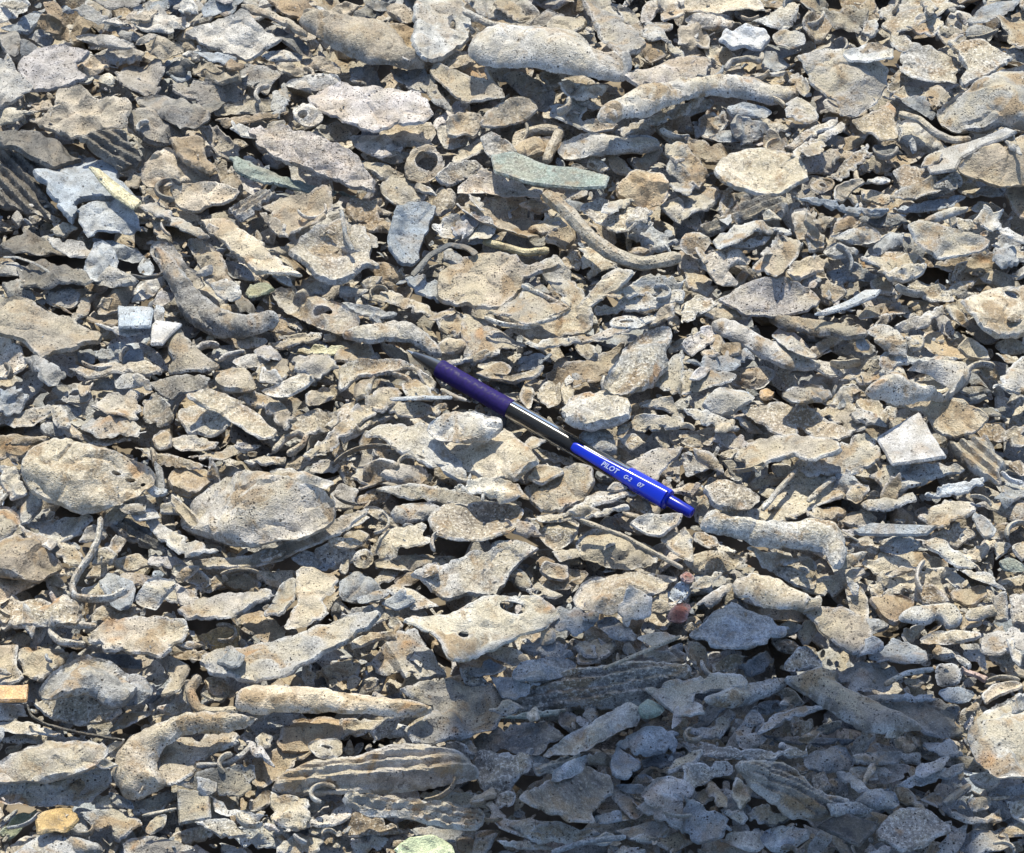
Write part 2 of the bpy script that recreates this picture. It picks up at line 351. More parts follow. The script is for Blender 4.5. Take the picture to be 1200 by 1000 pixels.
(0,333): '''
P t 3 -40,55 80,50 180,90 250,120 350,180 355,210 250,240 140,270 100,220 60,200 -40,180 | large plain tan slab jutting in from the left edge | large plain left-edge slab
L p 2 -40,200 30,190 80,230 100,290 60,325 0,345 -40,345
Q b 3 415,80 540,85 530,155 415,155 | clean blue-grey square chip, left of centre | blue-grey square chip
Q w 3 530,150 550,130 640,140 600,180 570,215 530,215 | glossy white broken chip beside the blue-grey square | glossy white chip
L b 2 545,70 580,80 570,140 540,130
H g 2 545,-130 600,-110 660,-30 690,20 740,60 800,95 880,105 945,85 975,120 930,165 850,190 760,180 690,150 640,100 620,40 570,-50 | thick grey tongue bent round to the right, left of centre | thick grey bent tongue
L p 3 740,0 800,-20 850,10 850,50 800,65 760,40
P v 3 860,30 880,0 940,-5 970,20 920,45 870,50 | small olive green dry leaf by the grey bent tongue | olive leaf
L g 1 960,30 1010,15 1100,40 1190,70 1250,100 1240,150 1150,160 1060,120 1000,90 @1135,100,30,12 | grey lump with an oval dark hole, left of the pen | grey oval-holed lump
P t 2 585,200 640,165 680,220 770,295 720,325 640,310 590,300 600,250
P d 2 520,355 600,325 700,315 740,340 720,370 600,405 | dark speckled oval plate, left of centre | dark speckled oval
P t 2 245,310 330,290 500,275 570,310 560,330 430,320 300,330
L p 2 180,370 210,350 310,360 325,390 300,415 220,410 @265,388,22,9
L p 2 400,335 440,310 500,330 505,355 450,365 405,360
L p 1 295,345 360,330 405,340 400,370 330,370
L p 2 315,420 370,390 490,395 495,440 460,480 380,460
L d 2 500,410 545,385 600,430 615,480 560,500 510,490
P p 2 285,500 330,465 460,475 515,515 480,535 340,540
P t 1 210,500 240,490 300,535 480,545 440,570 330,565 250,540
L c 2 535,535 570,510 605,530 600,575 550,580 | round cream bead up and right of the tan disc | round cream bead
L g 2 630,480 690,430 760,450 820,510 790,540 660,530
L p 2 600,555 650,530 770,560 750,590 640,600
C c 3 640,400 720,380 800,410 900,470 975,530 950,555 900,555 820,500 730,440 | cream curved shell split lengthwise, left of the pen | cream split shell
L t 2 770,375 850,370 960,400 1040,470 1000,510 930,450 860,410
L t 2 745,325 800,290 870,300 900,360 850,370 780,370
L t 2 885,315 940,270 1010,265 1020,310 990,355 920,340
L p 3 915,370 1000,340 1060,310 1110,330 1080,370 1000,400 940,390
L p 2 810,265 880,245 945,260 930,285 850,295
X g 2 1025,270 1060,255 1170,255 1190,290 1120,325 1040,305
S p 2 8 1.3 770,270 800,247 860,237
L t 1 1080,380 1150,360 1180,390 1130,420 1080,425
L t 1 1025,490 1080,450 1190,450 1170,500 1090,525 1030,510
P t 2 1065,610 1140,550 1240,440 1330,400 1400,400 1390,440 1260,500 1150,600 1100,615
S p 2 11 1.4 960,590 1000,545 1050,520 1080,535 1060,570 1010,600
L c 3 78,650 110,590 180,552 230,550 300,575 400,590 480,620 540,650 550,690 520,730 420,770 330,808 280,808 200,780 120,750 85,700 @412,670,15,9 @455,683,18,9 @497,695,10,8 | large cream tan disc with three small holes at the left | large holed disc
L b 2 540,620 575,660 580,740 545,750 550,690
L g 3 625,830 650,780 720,720 830,680 940,670 1050,700 1140,720 1180,780 1160,840 1100,870 1000,900 880,918 780,910 690,880 640,855 | big round grey pitted lump left of the pen's middle | big round grey lump
L p 3 945,650 990,645 1100,670 1180,695 1150,718 1050,705 970,680 | pale pill-shaped chip above the big round grey lump | pale pill chip
C t 2 690,975 850,965 960,935 1080,880 1200,830 1290,800 1280,830 1200,880 1100,930 980,985 850,1005 700,1000 | long thin boat-shaped trough below the big round grey lump | boat-shaped trough
L t 2 910,970 950,940 1010,940 990,965 930,985
F d 1 385,840 440,825 520,860 580,930 500,915 420,880
P p 2 495,830 560,850 650,890 770,940 740,955 650,960 570,910
S p 3 11 1.7 355,825 345,900 315,960 275,1015 252,1060 262,1100 315,1108 390,1106 445,1075 | pale strip curled into a hook below the holed disc | curled hook strip
P p 1 105,850 150,825 300,820 330,825 280,880 200,910 150,900
L g 1 -30,790 30,785 70,820 50,870 0,900 -30,900
P p 2 70,850 130,880 210,910 180,940 100,900
L t 2 -30,920 50,895 130,910 200,960 220,1000 120,1040 -30,1010
X p 2 0,640 50,640 80,690 100,740 40,755 0,700
X n 1 -30,540 60,530 180,545 120,590 80,620 0,610
P p 2 455,800 550,795 565,830 490,835
P t 2 350,970 400,895 440,910 410,965
X b 2 -10,370 60,355 100,400 70,450 30,460 -10,450
P g 1 -30,470 80,450 180,430 190,450 120,500 60,510 -30,505
L b 1 330,230 420,215 490,230 500,270 400,280 340,260
L s 1 270,235 330,230 330,280 280,280
P c 3 850,615 900,605 1010,610 1000,635 900,640
P t 2 760,590 850,560 920,565 820,615 740,635 670,620
P t 2 480,580 600,600 740,640 690,650 560,640
L n 1 590,690 640,650 720,655 745,685 680,740 620,735
L p 1 1170,740 1200,710 1250,720 1240,790 1185,790
P n 2 180,80 300,115 420,135 400,160 300,130
P p 2 330,140 470,160 515,185 440,187
L t 1 340,100 380,40 460,-20 460,60 400,105
L p 1 155,50 200,10 280,30 260,75 200,80
L t 1 450,370 500,355 540,380 500,395
L t 1 830,200 880,185 940,195 920,215 850,225
P t 2 940,215 1060,175 1130,170 1120,195 1000,230
P y 1 1020,235 1100,215 1200,215 1200,250 1100,250
''',
(400,333): '''
P t 3 500,110 600,60 640,10 780,78 812,88 760,115 650,155 600,125 | tan angle bracket with pale raised rims above the pen | rimmed bracket
+S p 3 8 1.3 505,118 560,140 650,152 760,115 806,90 720,45 635,5 | rim
P c 2 640,180 720,130 850,60 900,0 960,-50 1040,-40 980,20 890,80 880,160 770,195 680,195 | large cream flat plate right of the bent bracket, centre top | large cream plate
P p 2 640,202 880,180 1000,130 1100,105 1130,120 960,190 700,232 | thin pale level plate casting a dark gap, above the pen | thin pale level plate
L p 3 940,135 960,115 1010,108 1060,122 1070,140 1030,158 980,160 945,150 @1003,133,26,7 | small pale link-shaped ring above the pen, upper centre | pale link ring
P p 2 890,80 1050,30 1200,20 1200,60 1060,95 900,105
P p 2 900,50 1100,-20 1200,0 1180,25 1000,50
P g 1 430,140 530,140 640,215 620,240 520,265 440,240
H p 2 0,170 150,135 240,145 320,190 355,250 330,255 270,225 200,195 100,215 30,190 | pale bowed strip just above the pen tip | pale bowed strip
L t 1 340,215 375,190 430,200 440,225 400,245 350,240
P t 1 0,200 100,225 130,265 60,280 -20,285
C t 2 0,310 90,280 200,275 240,300 330,350 310,385 250,320 160,320 60,350 0,390
S p 2 9 1.4 180,315 230,330 265,370 275,390
S b 3 9 0.6 170,405 290,400 390,400
S p 2 8 0.7 350,370 400,395 440,410
L p 2 355,270 460,255 465,270 380,290
L c 2 470,285 540,270 600,290 590,315 530,315
C t 1 510,330 620,330 710,290 690,330 600,355
P n 0 650,355 760,290 900,255 980,215 960,280 900,350 700,365
L g 3 910,350 960,280 1000,220 1060,165 1150,150 1165,190 1140,250 1160,280 1080,375 960,390 | bulky grey slanting block upper right of the pen | bulky grey block
P g 2 1100,355 1160,270 1200,240 1200,390 1150,400
L p 3 770,450 800,400 880,385 960,395 1025,440 1010,480 850,510 790,490 | pale pitted oval pebble just above the pen's barrel | pale oval pebble
L c 1 690,380 730,345 765,360 770,420 730,435 700,410
L c 1 770,350 810,345 820,380 790,430
L p 2 1060,420 1110,400 1160,400 1190,450 1200,480 1140,440
P g 2 930,490 1060,465 1200,470 1200,510 1050,525
L b 2 830,540 880,500 930,500 960,560 970,600 900,600
L c 2 970,540 1030,525 1070,560 1020,585
P l 2 1000,630 1100,580 1200,570 1190,600 1140,640 1110,690 1050,670 | lavender speckled plate touching the pen's blue end | lavender plate at the pen
L p 2 930,725 960,695 1010,720 960,735
P p 2 85,520 180,480 300,500 380,580 470,660 420,680 330,660 200,590
L p 3 290,500 380,455 470,445 560,470 570,510 530,545 420,560 330,545 | pale pitted oval plate just below the pen's grip | pale oval plate
P c 2 360,610 420,565 520,550 570,510 620,540 700,640 650,665 600,695 520,685 420,665 | cream wedge with a rusty stain below the pen | rust-stained wedge
L t 1 0,430 100,395 150,430 200,450 80,520 0,560
P p 1 130,420 300,420 360,415 330,460 250,470 180,460
P g 1 40,690 75,600 65,560 90,530 200,590 290,640 220,700 120,720
L p 2 135,665 200,635 290,640 305,680 250,720 215,705 160,690
P t 2 125,720 250,700 400,720 550,775 560,790 400,780 250,760 | flat tan plank below the pen, left of centre | flat tan plank
X c 3 390,715 450,685 550,680 620,700 665,755 560,775 500,745
P t 2 640,720 760,650 830,640 880,650 890,700 850,760 780,800 700,800 | fan-shaped tan pitted plate below the pen's clear barrel | fan-shaped plate
P p 2 660,800 720,800 830,790 900,720 940,740 1040,755 850,800
P t 1 670,580 720,580 830,630 800,640 700,620
L c 2 645,690 700,640 790,660 740,700 700,710
P p 2 680,820 840,802 1000,785 1010,800 840,830 720,845
C t 2 305,850 360,800 480,790 600,780 635,820 600,890 510,920 400,925 330,900 | wide tan scoop with a smooth hollow, below the pen | wide tan scoop
L g 2 170,810 200,775 300,765 350,785 300,830 200,840
P c 2 75,920 180,860 290,845 325,890 240,930 150,950
L t 1 0,830 60,800 100,830 50,855 0,870
L t 1 75,790 130,780 210,855 150,840
L t 2 40,965 55,940 80,930 110,945 112,975 90,998 55,995 @77,963,14,10 | small round grommet with a dark centre hole | small grommet
P p 2 410,965 480,940 530,910 620,910 690,935 600,1000 570,1060 540,1095 370,1110 250,1020 300,990 | broad pale folded sheet at lower centre | broad pale folded sheet
L t 1 690,870 740,840 830,830 820,890 760,935 720,910
L t 1 840,900 900,860 1000,880 1100,940 1090,980 980,1000 840,960
S t 3 8 1.2 840,830 1000,890 1200,1000
C p 2 1020,850 1060,820 1200,810 1190,850 1130,900 1050,880
L p 2 1120,900 1200,860 1240,900 1230,980 1180,960
L p 1 625,870 650,820 690,850 690,880
P c 2 735,940 830,930 840,960 770,975
L t 1 130,960 310,950 400,960 380,1000 140,1000
L p 1 0,0 60,20 100,20 60,40 0,40
P t 1 80,40 180,30 340,100 310,120 200,80
L b 1 0,70 100,90 190,110 180,125 60,115
L n 1 300,120 390,80 400,100 340,130
''',
(800,333): '''
P l 2 130,50 220,0 330,-20 450,20 480,60 430,100 330,120 220,110 | broad lavender grey slab right of the cream plate | broad lavender slab
Q b 3 460,110 560,70 640,25 700,25 680,45 580,85 500,110 | blue-grey blade-shaped sliver, right of centre | blue-grey blade
P c 2 0,80 50,40 100,50 125,80 60,110 0,145
L c 1 80,115 130,80 200,90 220,120 150,125
H g 2 100,130 180,125 260,180 400,240 490,285 440,300 360,300 250,240 130,180 | long grey log-like piece slanting down, right of centre | long grey log
L p 3 310,175 360,170 460,230 475,260 420,255 340,205
H d 2 290,130 380,120 560,140 650,165 640,190 550,190 380,165 | dark round bar lying level, right of centre | dark round bar
L p 3 640,170 680,145 740,155 790,200 790,240 720,225 660,200
L t 2 790,180 845,180 850,225 800,240
L t 1 620,90 700,75 800,70 780,100 700,120 640,115
L p 2 740,150 800,120 910,75 915,100 860,150 780,170
L c 2 920,75 960,65 1010,140 990,150 950,120
P c 3 975,60 1060,20 1200,15 1230,15 1230,180 1120,185 1030,155 985,90 @1150,46,25,11 | cream plate with a bolt hole at the right edge | cream bolt-hole plate
+L n 3 1138,120 1160,105 1190,105 1200,122 1180,135 1150,133 | rusty_knob
L t 2 960,230 1000,190 1060,230 1080,275 1000,265
L t 1 1100,210 1160,190 1200,210 1200,240 1130,245
P p 3 1085,370 1130,310 1200,250 1230,250 1230,390 1140,390
H p 3 625,385 700,340 750,296 860,280 955,290 1022,335 975,375 945,400 850,415 690,412 @830,338,98,27 | large pale oval ring with a dark opening at right | large oval ring
L p 2 695,260 720,235 750,260 960,268 940,282 760,292 720,320 690,320
P t 1 555,340 620,310 690,310 740,345 640,355
L g 3 340,385 400,355 480,350 535,390 500,415 400,420 | grey pitted egg-shaped pebble, right of the pen | grey egg pebble
P g 2 -10,310 120,300 185,330 160,360 90,375 0,400
L p 2 70,420 120,360 220,375 260,400 150,470 90,450
P p 2 0,440 80,440 200,505 160,520 60,490
P b 2 0,285 120,245 220,230 250,260 170,310 90,300
L g 1 160,465 220,470 290,530 240,520
P t 2 200,440 340,420 420,430 600,520 560,545 500,555 400,500 410,545 350,545 | tan layered flat sheet right of the pen | tan layered sheet
P t 1 450,450 600,430 670,490 640,515 590,520
P t 3 175,615 260,545 380,540 560,560 560,590 470,630 400,610 310,620 260,660 | thin tan sheet peppered with pits, right of the pen | pitted thin sheet
P p 2 410,640 560,560 640,530 690,560 690,630 620,665 540,680 440,670
Q w 3 680,540 832,452 875,525 930,612 735,640 | clean white square plate at the right | white square plate
C c 2 700,430 840,410 960,400 1070,465 1040,520 960,545 890,530 860,470 830,450 | cream hollowed lump above the white square plate | cream hollowed lump
P g 2 660,670 760,630 960,635 985,655 870,690 790,725 720,730 @768,690,16,7 | grey tan plate with a small hole below the white square | small-holed plate
F g 2 930,570 1070,540 1130,630 1110,700 1060,680 1000,640 | grey ribbed piece right of the white square plate | grey ribbed piece
P w 2 850,745 900,715 1060,680 1060,710 1010,735 900,755
P p 2 630,765 800,745 820,780 700,795 640,790
P p 2 830,820 930,760 1030,770 1030,800 920,850
Q b 3 600,870 660,840 900,850 860,885 620,885 | blue-white straight flat bar, lower right of the pen | blue-white flat bar
P g 1 1030,790 1100,760 1200,770 1200,840 1100,800
L t 1 1050,860 1120,840 1190,850 1100,900
P t 1 865,890 960,840 1030,880 960,930
H p 3 45,860 90,805 180,840 300,850 480,840 560,880 580,950 560,1000 520,1000 510,940 440,920 300,925 170,890 | long tan-and-white bar bending down, just right of the pen button | long bent bar
L t 2 65,720 130,695 250,720 275,750 230,790 120,790
P p 1 130,800 270,790 260,830 200,835
P c 1 270,800 400,650 420,640 600,690 580,740 430,800 320,840 | cream channel plate with raised ridges right of the pen | cream channel plate
+R p 2 10 1 280,795 340,720 405,648 | ridge
+R p 2 10 0.8 440,765 490,715 535,680 | ridge
L t 2 570,750 600,700 665,710 620,775
L t 1 540,820 640,790 690,830 600,860
P g 1 0,600 100,600 130,560 100,650 20,675
P t 1 120,600 200,575 260,560 170,620
L p 1 690,900 760,890 815,900 800,920 720,925
P p 2 820,900 900,890 1040,990 960,1000 870,930
X c 1 640,970 760,930 900,960 970,1000 700,1020
P p 2 220,935 340,935 410,980 300,1000
L p 1 400,940 460,970 470,1000 430,1000
L p 1 1150,930 1200,905 1200,980
P p 1 1100,910 1170,920 1100,970
L e 2 1110,975 1150,960 1200,985 1200,1010 1130,1010 | small dark green pebble at the right edge | small green pebble
P d 1 1030,430 1160,440 1150,470 1060,465
L n 1 1140,630 1200,620 1200,680
S w 2 8 1.3 1120,660 1150,690 1195,700
L o 2 270,375 300,365 325,385 310,405 275,400 | tiny orange crumb in a gap right of the pen | tiny orange crumb
X d 1 530,230 640,200 690,240 640,260 560,250
L t 1 1150,555 1200,540 1220,575 1160,580
S p 3 4 0.8 500,845 560,870 620,905
''',
(0,666): '''
L t 1 -30,0 230,0 225,30 120,50 60,90 0,125 -30,125
L t 2 -10,140 80,100 250,105 285,160 260,190 150,200 60,215 0,200
P p 1 290,75 350,50 455,60 440,95 380,105 300,95
L p 3 470,105 530,25 635,45 560,130 545,150 480,125 | pale tilted block with a blue side, lower left | pale tilted block
L g 1 570,115 640,60 715,60 710,90 620,125
P g 3 620,145 740,90 830,85 940,70 975,95 900,130 800,185 650,175 | grey dark-speckled pointed plate, lower left | grey speckled pointed plate
C g 2 925,180 950,130 1000,50 1040,50 1035,120 990,180
P t 3 1040,10 1060,-5 1190,30 1180,80 1130,120 1170,160 1080,210 1010,225 1000,200 1045,130 | tan pitted bent plate left of the folded sheet | tan pitted bent plate
P t 3 305,255 370,190 480,170 640,185 680,210 640,260 570,315 490,300 370,300 | tan oval plate peppered with pits, lower left | pitted tan oval
S p 2 12 1.3 340,205 200,195 175,225 210,260 300,268
X t 1 65,290 130,275 235,285 220,340 130,400 75,350
L t 1 -30,280 70,285 60,340 90,410 -30,410
L g 3 130,420 200,350 290,300 380,320 440,370 490,400 480,440 440,490 380,480 330,440 250,450 160,450 | round grey pitted knob at lower left | round grey knob
C t 2 120,480 200,450 330,445 430,500 380,540 290,560 180,530
L b 2 440,380 500,370 545,440 480,480 440,480
Q o 3 -30,415 100,412 95,470 -30,468 | bright orange square block at the left edge | orange block
S k 3 5 1.4 95,480 110,520 160,550 280,580 430,605 | thin black curved strip below the orange block | black curved strip
L p 2 -10,475 80,470 100,520 60,535 -10,530
P p 2 -10,545 60,535 130,545 220,590 140,590 -10,580
P g 1 -10,600 120,570 250,590 310,600 290,630 0,605
L g 3 -40,690 60,630 250,600 350,620 390,640 340,700 200,740 80,745 -40,755 | large grey pitted slab at the lower left edge | large grey pitted slab
L g 2 -20,760 150,735 300,710 380,700 385,760 300,830 150,835 -20,820 | lower grey slab under the large grey pitted slab | lower grey slab
C t 2 505,320 590,318 675,345 640,430 590,460 565,460 600,400 570,340 | tan cup-shaped wedge beside the round grey knob | tan cup wedge
P t 1 385,560 450,510 540,485 500,530 440,565
L t 1 550,490 600,475 680,465 690,490 600,520
P g 3 690,350 710,300 880,260 1000,250 1100,210 1200,165 1330,150 1350,175 1200,280 1090,340 1000,400 900,412 780,390 | large grey pitted flat plate, lower left of centre | large grey flat plate
S t 2 18 1.1 700,380 665,430 690,490 740,510 830,500
L n 1 720,390 780,390 830,430 800,460 740,440
H c 3 820,475 840,420 920,408 1200,435 1330,455 1530,485 1510,520 1400,525 1200,515 1000,510 850,505 | long cream half-round bar lying level at lower left | long cream bar
H t 3 480,815 425,800 392,720 425,650 510,565 640,522 760,503 860,515 920,525 870,548 800,568 710,575 630,598 565,640 545,690 580,752 540,778 | broad open C-shaped tan arch at lower left | open C-shaped arch
P t 2 540,660 620,600 740,585 835,600 838,640 780,660 740,665 690,690 680,740 590,758 540,700
S p 2 10 1.2 690,695 800,690 860,650 885,620
P d 2 610,755 700,715 890,695 890,770 840,810 720,790
L c 2 895,600 920,580 960,590 950,630 910,635
L n 1 1010,540 1190,530 1200,600 1100,640 980,630
L p 2 1080,620 1110,600 1200,600 1200,660 1120,670 @1145,632,18,6
L n 1 900,680 990,635 1090,650 1000,720 920,780 890,750
W g 2 960,780 990,730 1100,680 1200,670 1400,625 1560,630 1660,690 1670,740 1500,770 1250,790 1100,800 | long grey driftwood-like piece at the bottom, left of centre | grey driftwood piece
X c 2 950,790 1080,810 1090,900 1040,925 960,890
P p 1 1085,890 1200,840 1250,870 1200,900 1000,930
P u 3 125,880 190,840 260,840 283,885 230,930 130,930 | ochre yellow flat flake at the bottom left | ochre flake
P v 1 0,930 60,870 125,845 90,910 30,960
P g 1 290,870 400,850 500,890 450,930 420,960 320,900
H g 2 100,940 200,930 330,960 380,1005 180,1010
Q t 2 625,780 735,790 740,880 630,900 | square tan pitted tile at the bottom left | square tan tile
P p 2 740,800 830,850 950,870 880,900 760,860
L g 1 440,960 540,940 690,985 600,1010 450,1010
P g 2 680,890 800,880 890,940 800,960
L p 1 980,980 1050,930 1140,930 1110,1000 980,1010
X d 1 460,810 540,790 620,790 560,850 480,860
L b 1 380,780 460,820 470,845 400,830
R c 3 5 1 500,870 620,845 | thin cream splinter near the bottom left | cream splinter
P s 1 320,300 490,310 490,340 400,345
L n 1 610,310 640,290 730,290 720,320 650,320
L u 0 700,250 780,205 840,210 830,260 760,290
L n 0 840,185 920,150 980,200 980,245 900,245
X t 0 310,160 400,120 490,150 420,185 330,195
''',
(400,666): '''
P c 3 215,185 260,160 400,150 500,105 600,90 680,105 740,140 765,180 720,215 640,240 560,290 500,320 440,345 380,345 340,260 270,215 @600,140,46,23 @430,232,19,13 | cream plate with one large and one small hole, lower centre | two-holed cream plate
L g 2 90,310 200,230 260,220 290,260 370,380 240,400 150,350
P p 2 150,75 200,55 330,120 350,140 260,145
P p 1 0,165 90,140 200,130 190,160 80,220 0,270
P c 2 20,260 100,225 180,230 200,260 130,250 40,290
L b 1 0,40 80,20 140,70 140,110 60,120 0,110
P p 2 650,80 690,50 780,100 750,110 680,105 @690,86,15,8
L t 2 815,120 860,40 980,20 1100,20 1190,30 1100,90 960,160 870,150 | wide tan sloping lump below the pen button | wide tan lump
P p 2 960,130 1010,60 1090,100 1085,170 1000,205
L r 2 1140,180 1170,130 1200,120 1230,130 1210,190 | small dark red lump beside the shaded slate plate | dark red lump
L r 2 1190,25 1215,15 1245,30 1230,52 1200,45 | tiny red crumb below the pen button | tiny red crumb
P b 2 760,140 840,140 905,165 880,210 820,240 760,215
L b 1 895,200 940,165 1000,200 1040,240 970,250
L p 2 1040,240 1150,220 1190,240 1100,280
L s 2 440,360 520,325 580,345 550,375 480,385
L b 2 600,370 640,330 740,310 830,330 800,370 700,400 620,395
X b 1 650,250 770,260 810,300 780,320 640,300
R t 3 7 1 920,355 1190,240 | thin straight stick in the shadow at lower centre | thin straight stick
W g 1 560,500 620,450 720,390 900,350 1060,335 1200,345 1190,400 1080,430 1050,480 900,490 800,485 700,500 | long grooved grey log in the shadow, lower centre | grooved log
X g 2 200,440 330,400 480,390 550,430 580,480 540,560 400,610 260,605 230,570 330,490 | crumpled grey folded sheet at lower centre | crumpled folded sheet
P b 2 520,375 600,390 700,400 620,470 570,460
P e 2 550,530 620,510 790,490 780,510 650,530
P s 1 475,600 560,560 700,540 770,590 680,660 490,640
L p 3 690,660 840,560 990,480 1050,485 1055,530 960,580 840,650 780,650 | pale pitted bar slanting up to a green pebble in shadow | pale slanting bar
L q 3 1040,490 1080,455 1140,490 1120,520 1060,530 | teal green pebble at the end of the pale slanting bar | teal pebble
P p 2 1070,425 1200,390 1320,375 1400,385 1420,405 1400,450 1300,430 1260,460 1280,520 1200,530 1140,490
F g 2 670,690 840,650 820,700 690,730
X g 2 455,655 500,645 660,660 670,700 590,770 590,800 540,815 490,770 | crumpled shiny fragment in the shadow, lower centre | crumpled shiny fragment
P d 3 605,815 850,685 940,730 960,790 890,850 880,910 780,890 | dark speckled triangular plate in the shadow | dark triangular plate
P b 2 945,680 970,640 1060,690 1000,750 955,730
P b 2 970,600 1080,550 1180,590 1170,650 1050,660
P s 1 1060,670 1200,650 1200,710 1070,700
W p 3 0,800 150,810 480,850 510,880 490,925 380,920 200,880 20,850 | pale flat-sided bar at the bottom, left of the shadow | pale bottom bar
L g 1 285,810 310,785 470,795 520,840 380,840
P g 2 510,830 540,815 620,900 700,950 540,920
P p 2 570,860 700,880 880,930 905,945 800,965 680,960 600,910
P p 2 540,960 680,960 750,985 600,990
S b 3 10 1.2 740,1000 860,960 1000,945
P z 3 180,990 240,945 330,940 390,975 400,1010 200,1015 | pale green leaf at the bottom edge | pale green leaf
P b 2 1030,840 1150,780 1200,800 1200,930 1100,880
X b 2 890,870 980,850 990,890 910,900
P p 2 1090,745 1200,740 1200,770 1120,765
P t 1 0,540 150,530 80,590 0,600
L b 1 960,760 1060,760 1090,790 1000,790
X n 0 0,850 130,880 250,930 0,940
L b 1 250,910 430,920 400,960 280,950
L n 1 470,925 560,920 540,960 480,965
''',
(800,666): '''
P b 3 20,225 110,160 180,120 250,150 390,200 330,250 230,297 100,280 | big blue-white angular plate at the top of the shadow | big angular plate
P c 3 170,60 240,20 320,30 455,105 410,150 290,135 190,100 | cream rounded plate touching the shadow's top edge | cream rounded plate
P p 2 45,125 170,40 180,60 110,135
C t 2 400,150 560,150 630,180 665,235 660,270 590,320 530,270 460,200 | brownish bent sheet half in shadow, lower right | brownish bent sheet
L g 3 345,350 420,260 490,320 495,355 370,365
H g 3 345,395 400,375 545,355 540,410 640,450 740,510 860,560 800,580 640,580 560,530 450,450 | large grey tongue tapering right in the shadow | large grey tongue
H g 2 80,450 200,410 370,380 350,430 250,470 190,490 90,480
P b 2 655,300 740,255 850,280 860,320 760,340 680,330
P b 1 545,370 620,330 740,350 760,380 700,430 600,440
S p 3 9 1.3 710,410 780,370 880,355
P b 2 630,450 880,430 890,450 760,470 640,470
L g 2 885,370 900,335 960,335 980,370 970,410 900,415
L b 2 895,430 960,415 1030,435 1000,475 930,470
P s 1 680,480 900,460 970,490 950,540 980,580 880,600 740,520 | dark slate plate behind the large grey tongue | dark slate plate
P g 2 260,570 330,510 460,480 500,500 400,530 350,560
L g 1 210,540 250,490 290,540 250,560
P s 1 220,570 330,590 590,600 560,620 400,620
P g 2 0,600 60,595 200,640 350,640 430,620 430,660 250,680 60,660
L b 1 430,660 560,620 600,700 500,720 440,700
L g 2 600,660 700,640 830,650 830,690 700,690 610,690
W g 3 160,675 350,670 500,800 590,810 580,850 480,895 380,880 270,800 | grey grooved block slanting down in the shadow | grey grooved block
L p 3 990,580 1060,500 1130,460 1240,440 1240,740 1100,730 1020,660 | big pale rounded lump at the lower right edge | big pale edge lump
P g 2 0,790 0,690 150,680 190,715 100,750
P b 2 0,800 160,880 170,930 60,975 0,940
P d 2 220,860 280,820 380,880 330,910 240,890
L b 2 270,950 300,910 440,920 440,950 330,1005
Q k 3 470,910 560,855 690,900 670,930 620,980 540,940 | black rubbery flat chip near the bottom right | black flat chip
C g 2 670,950 750,860 850,850 940,910 930,940 830,990 760,1005 | grey bent sheet at the bottom right | grey bottom sheet
L b 2 600,820 650,780 740,775 765,840 640,850
P b 2 540,730 600,720 660,780 620,790
P b 2 740,770 830,720 980,690 985,720 900,750 800,775
L d 1 830,820 880,790 920,810 890,850
R g 2 14 1 920,830 960,800 1010,765
L p 2 1000,810 1080,800 1085,840 1020,860
P p 2 930,850 1050,880 1110,850 1120,890 1000,900
X p 2 1140,820 1200,815 1220,910 1160,870
L b 1 960,940 1100,920 1140,940 1140,980 1000,1005
C t 2 1045,450 1100,405 1180,410 1190,430 1100,460 1060,490
H p 2 760,160 850,135 960,130 985,190 930,215 900,170 850,205 780,190
L c 2 835,245 920,215 1040,225 1045,245 960,265 850,265 | cream oval pebble above the shadow at right | cream oval pebble
L p 2 1040,260 1070,235 1160,210 1200,215 1230,290 1130,300 1060,290
P t 1 1085,310 1160,295 1230,340 1230,400 1130,360
L n 1 660,110 700,100 800,100 810,130 750,200 700,170
X c 1 650,80 720,0 950,0 880,50 800,90 700,100
L p 1 535,10 630,0 640,20 570,55
P p 2 1090,95 1140,85 1145,180 1100,190
P p 1 1150,100 1200,90 1220,190 1160,190
L n 1 940,90 1060,70 1070,110 1020,140 960,130
L b 1 630,180 700,180 730,210 660,230
P p 2 960,0 1050,50 1140,72 1080,20
P i 1 980,350 1070,380 1060,400 990,372
P b 1 1080,780 1200,760 1200,800 1080,797
X d 1 450,740 500,720 520,770 470,790
X g 1 0,560 100,560 150,500 180,520 120,600 60,590
''',
}
# ------------------------------------------------------------------ mesh of one fragment
def poly_area(p):
    x, y = p[:, 0], p[:, 1]
    return 0.5 * float(np.sum(x * np.roll(y, -1) - np.roll(x, -1) * y))
def chaikin(p, q, it):
    for _ in range(it):
        n = np.roll(p, -1, 0)
        p = np.stack([p * (1 - q) + n * q, p * q + n * (1 - q)], 1).reshape(-1, 2)
    return p
def resample(p, s):
    n = np.roll(p, -1, 0); L = np.hypot(*(n - p).T); tot = L.sum(); k = max(10, int(tot / s))
    cum = np.concatenate([[0], np.cumsum(L)]); t = np.arange(k) * tot / k
    pc = np.vstack([p, p[:1]])
    return np.stack([np.interp(t, cum, pc[:, 0]), np.interp(t, cum, pc[:, 1])], 1)
def inside(pts, poly):
    r = np.zeros(len(pts), bool); x, y = pts[:, 0], pts[:, 1]
    a = poly; b = np.roll(poly, -1, 0)
    for (x0, y0), (x1, y1) in zip(a, b):
        if y0 == y1: continue
        c = ((y0 > y) != (y1 > y)) & (x < (x1 - x0) * (y - y0) / (y1 - y0) + x0)
        r ^= c
    return r
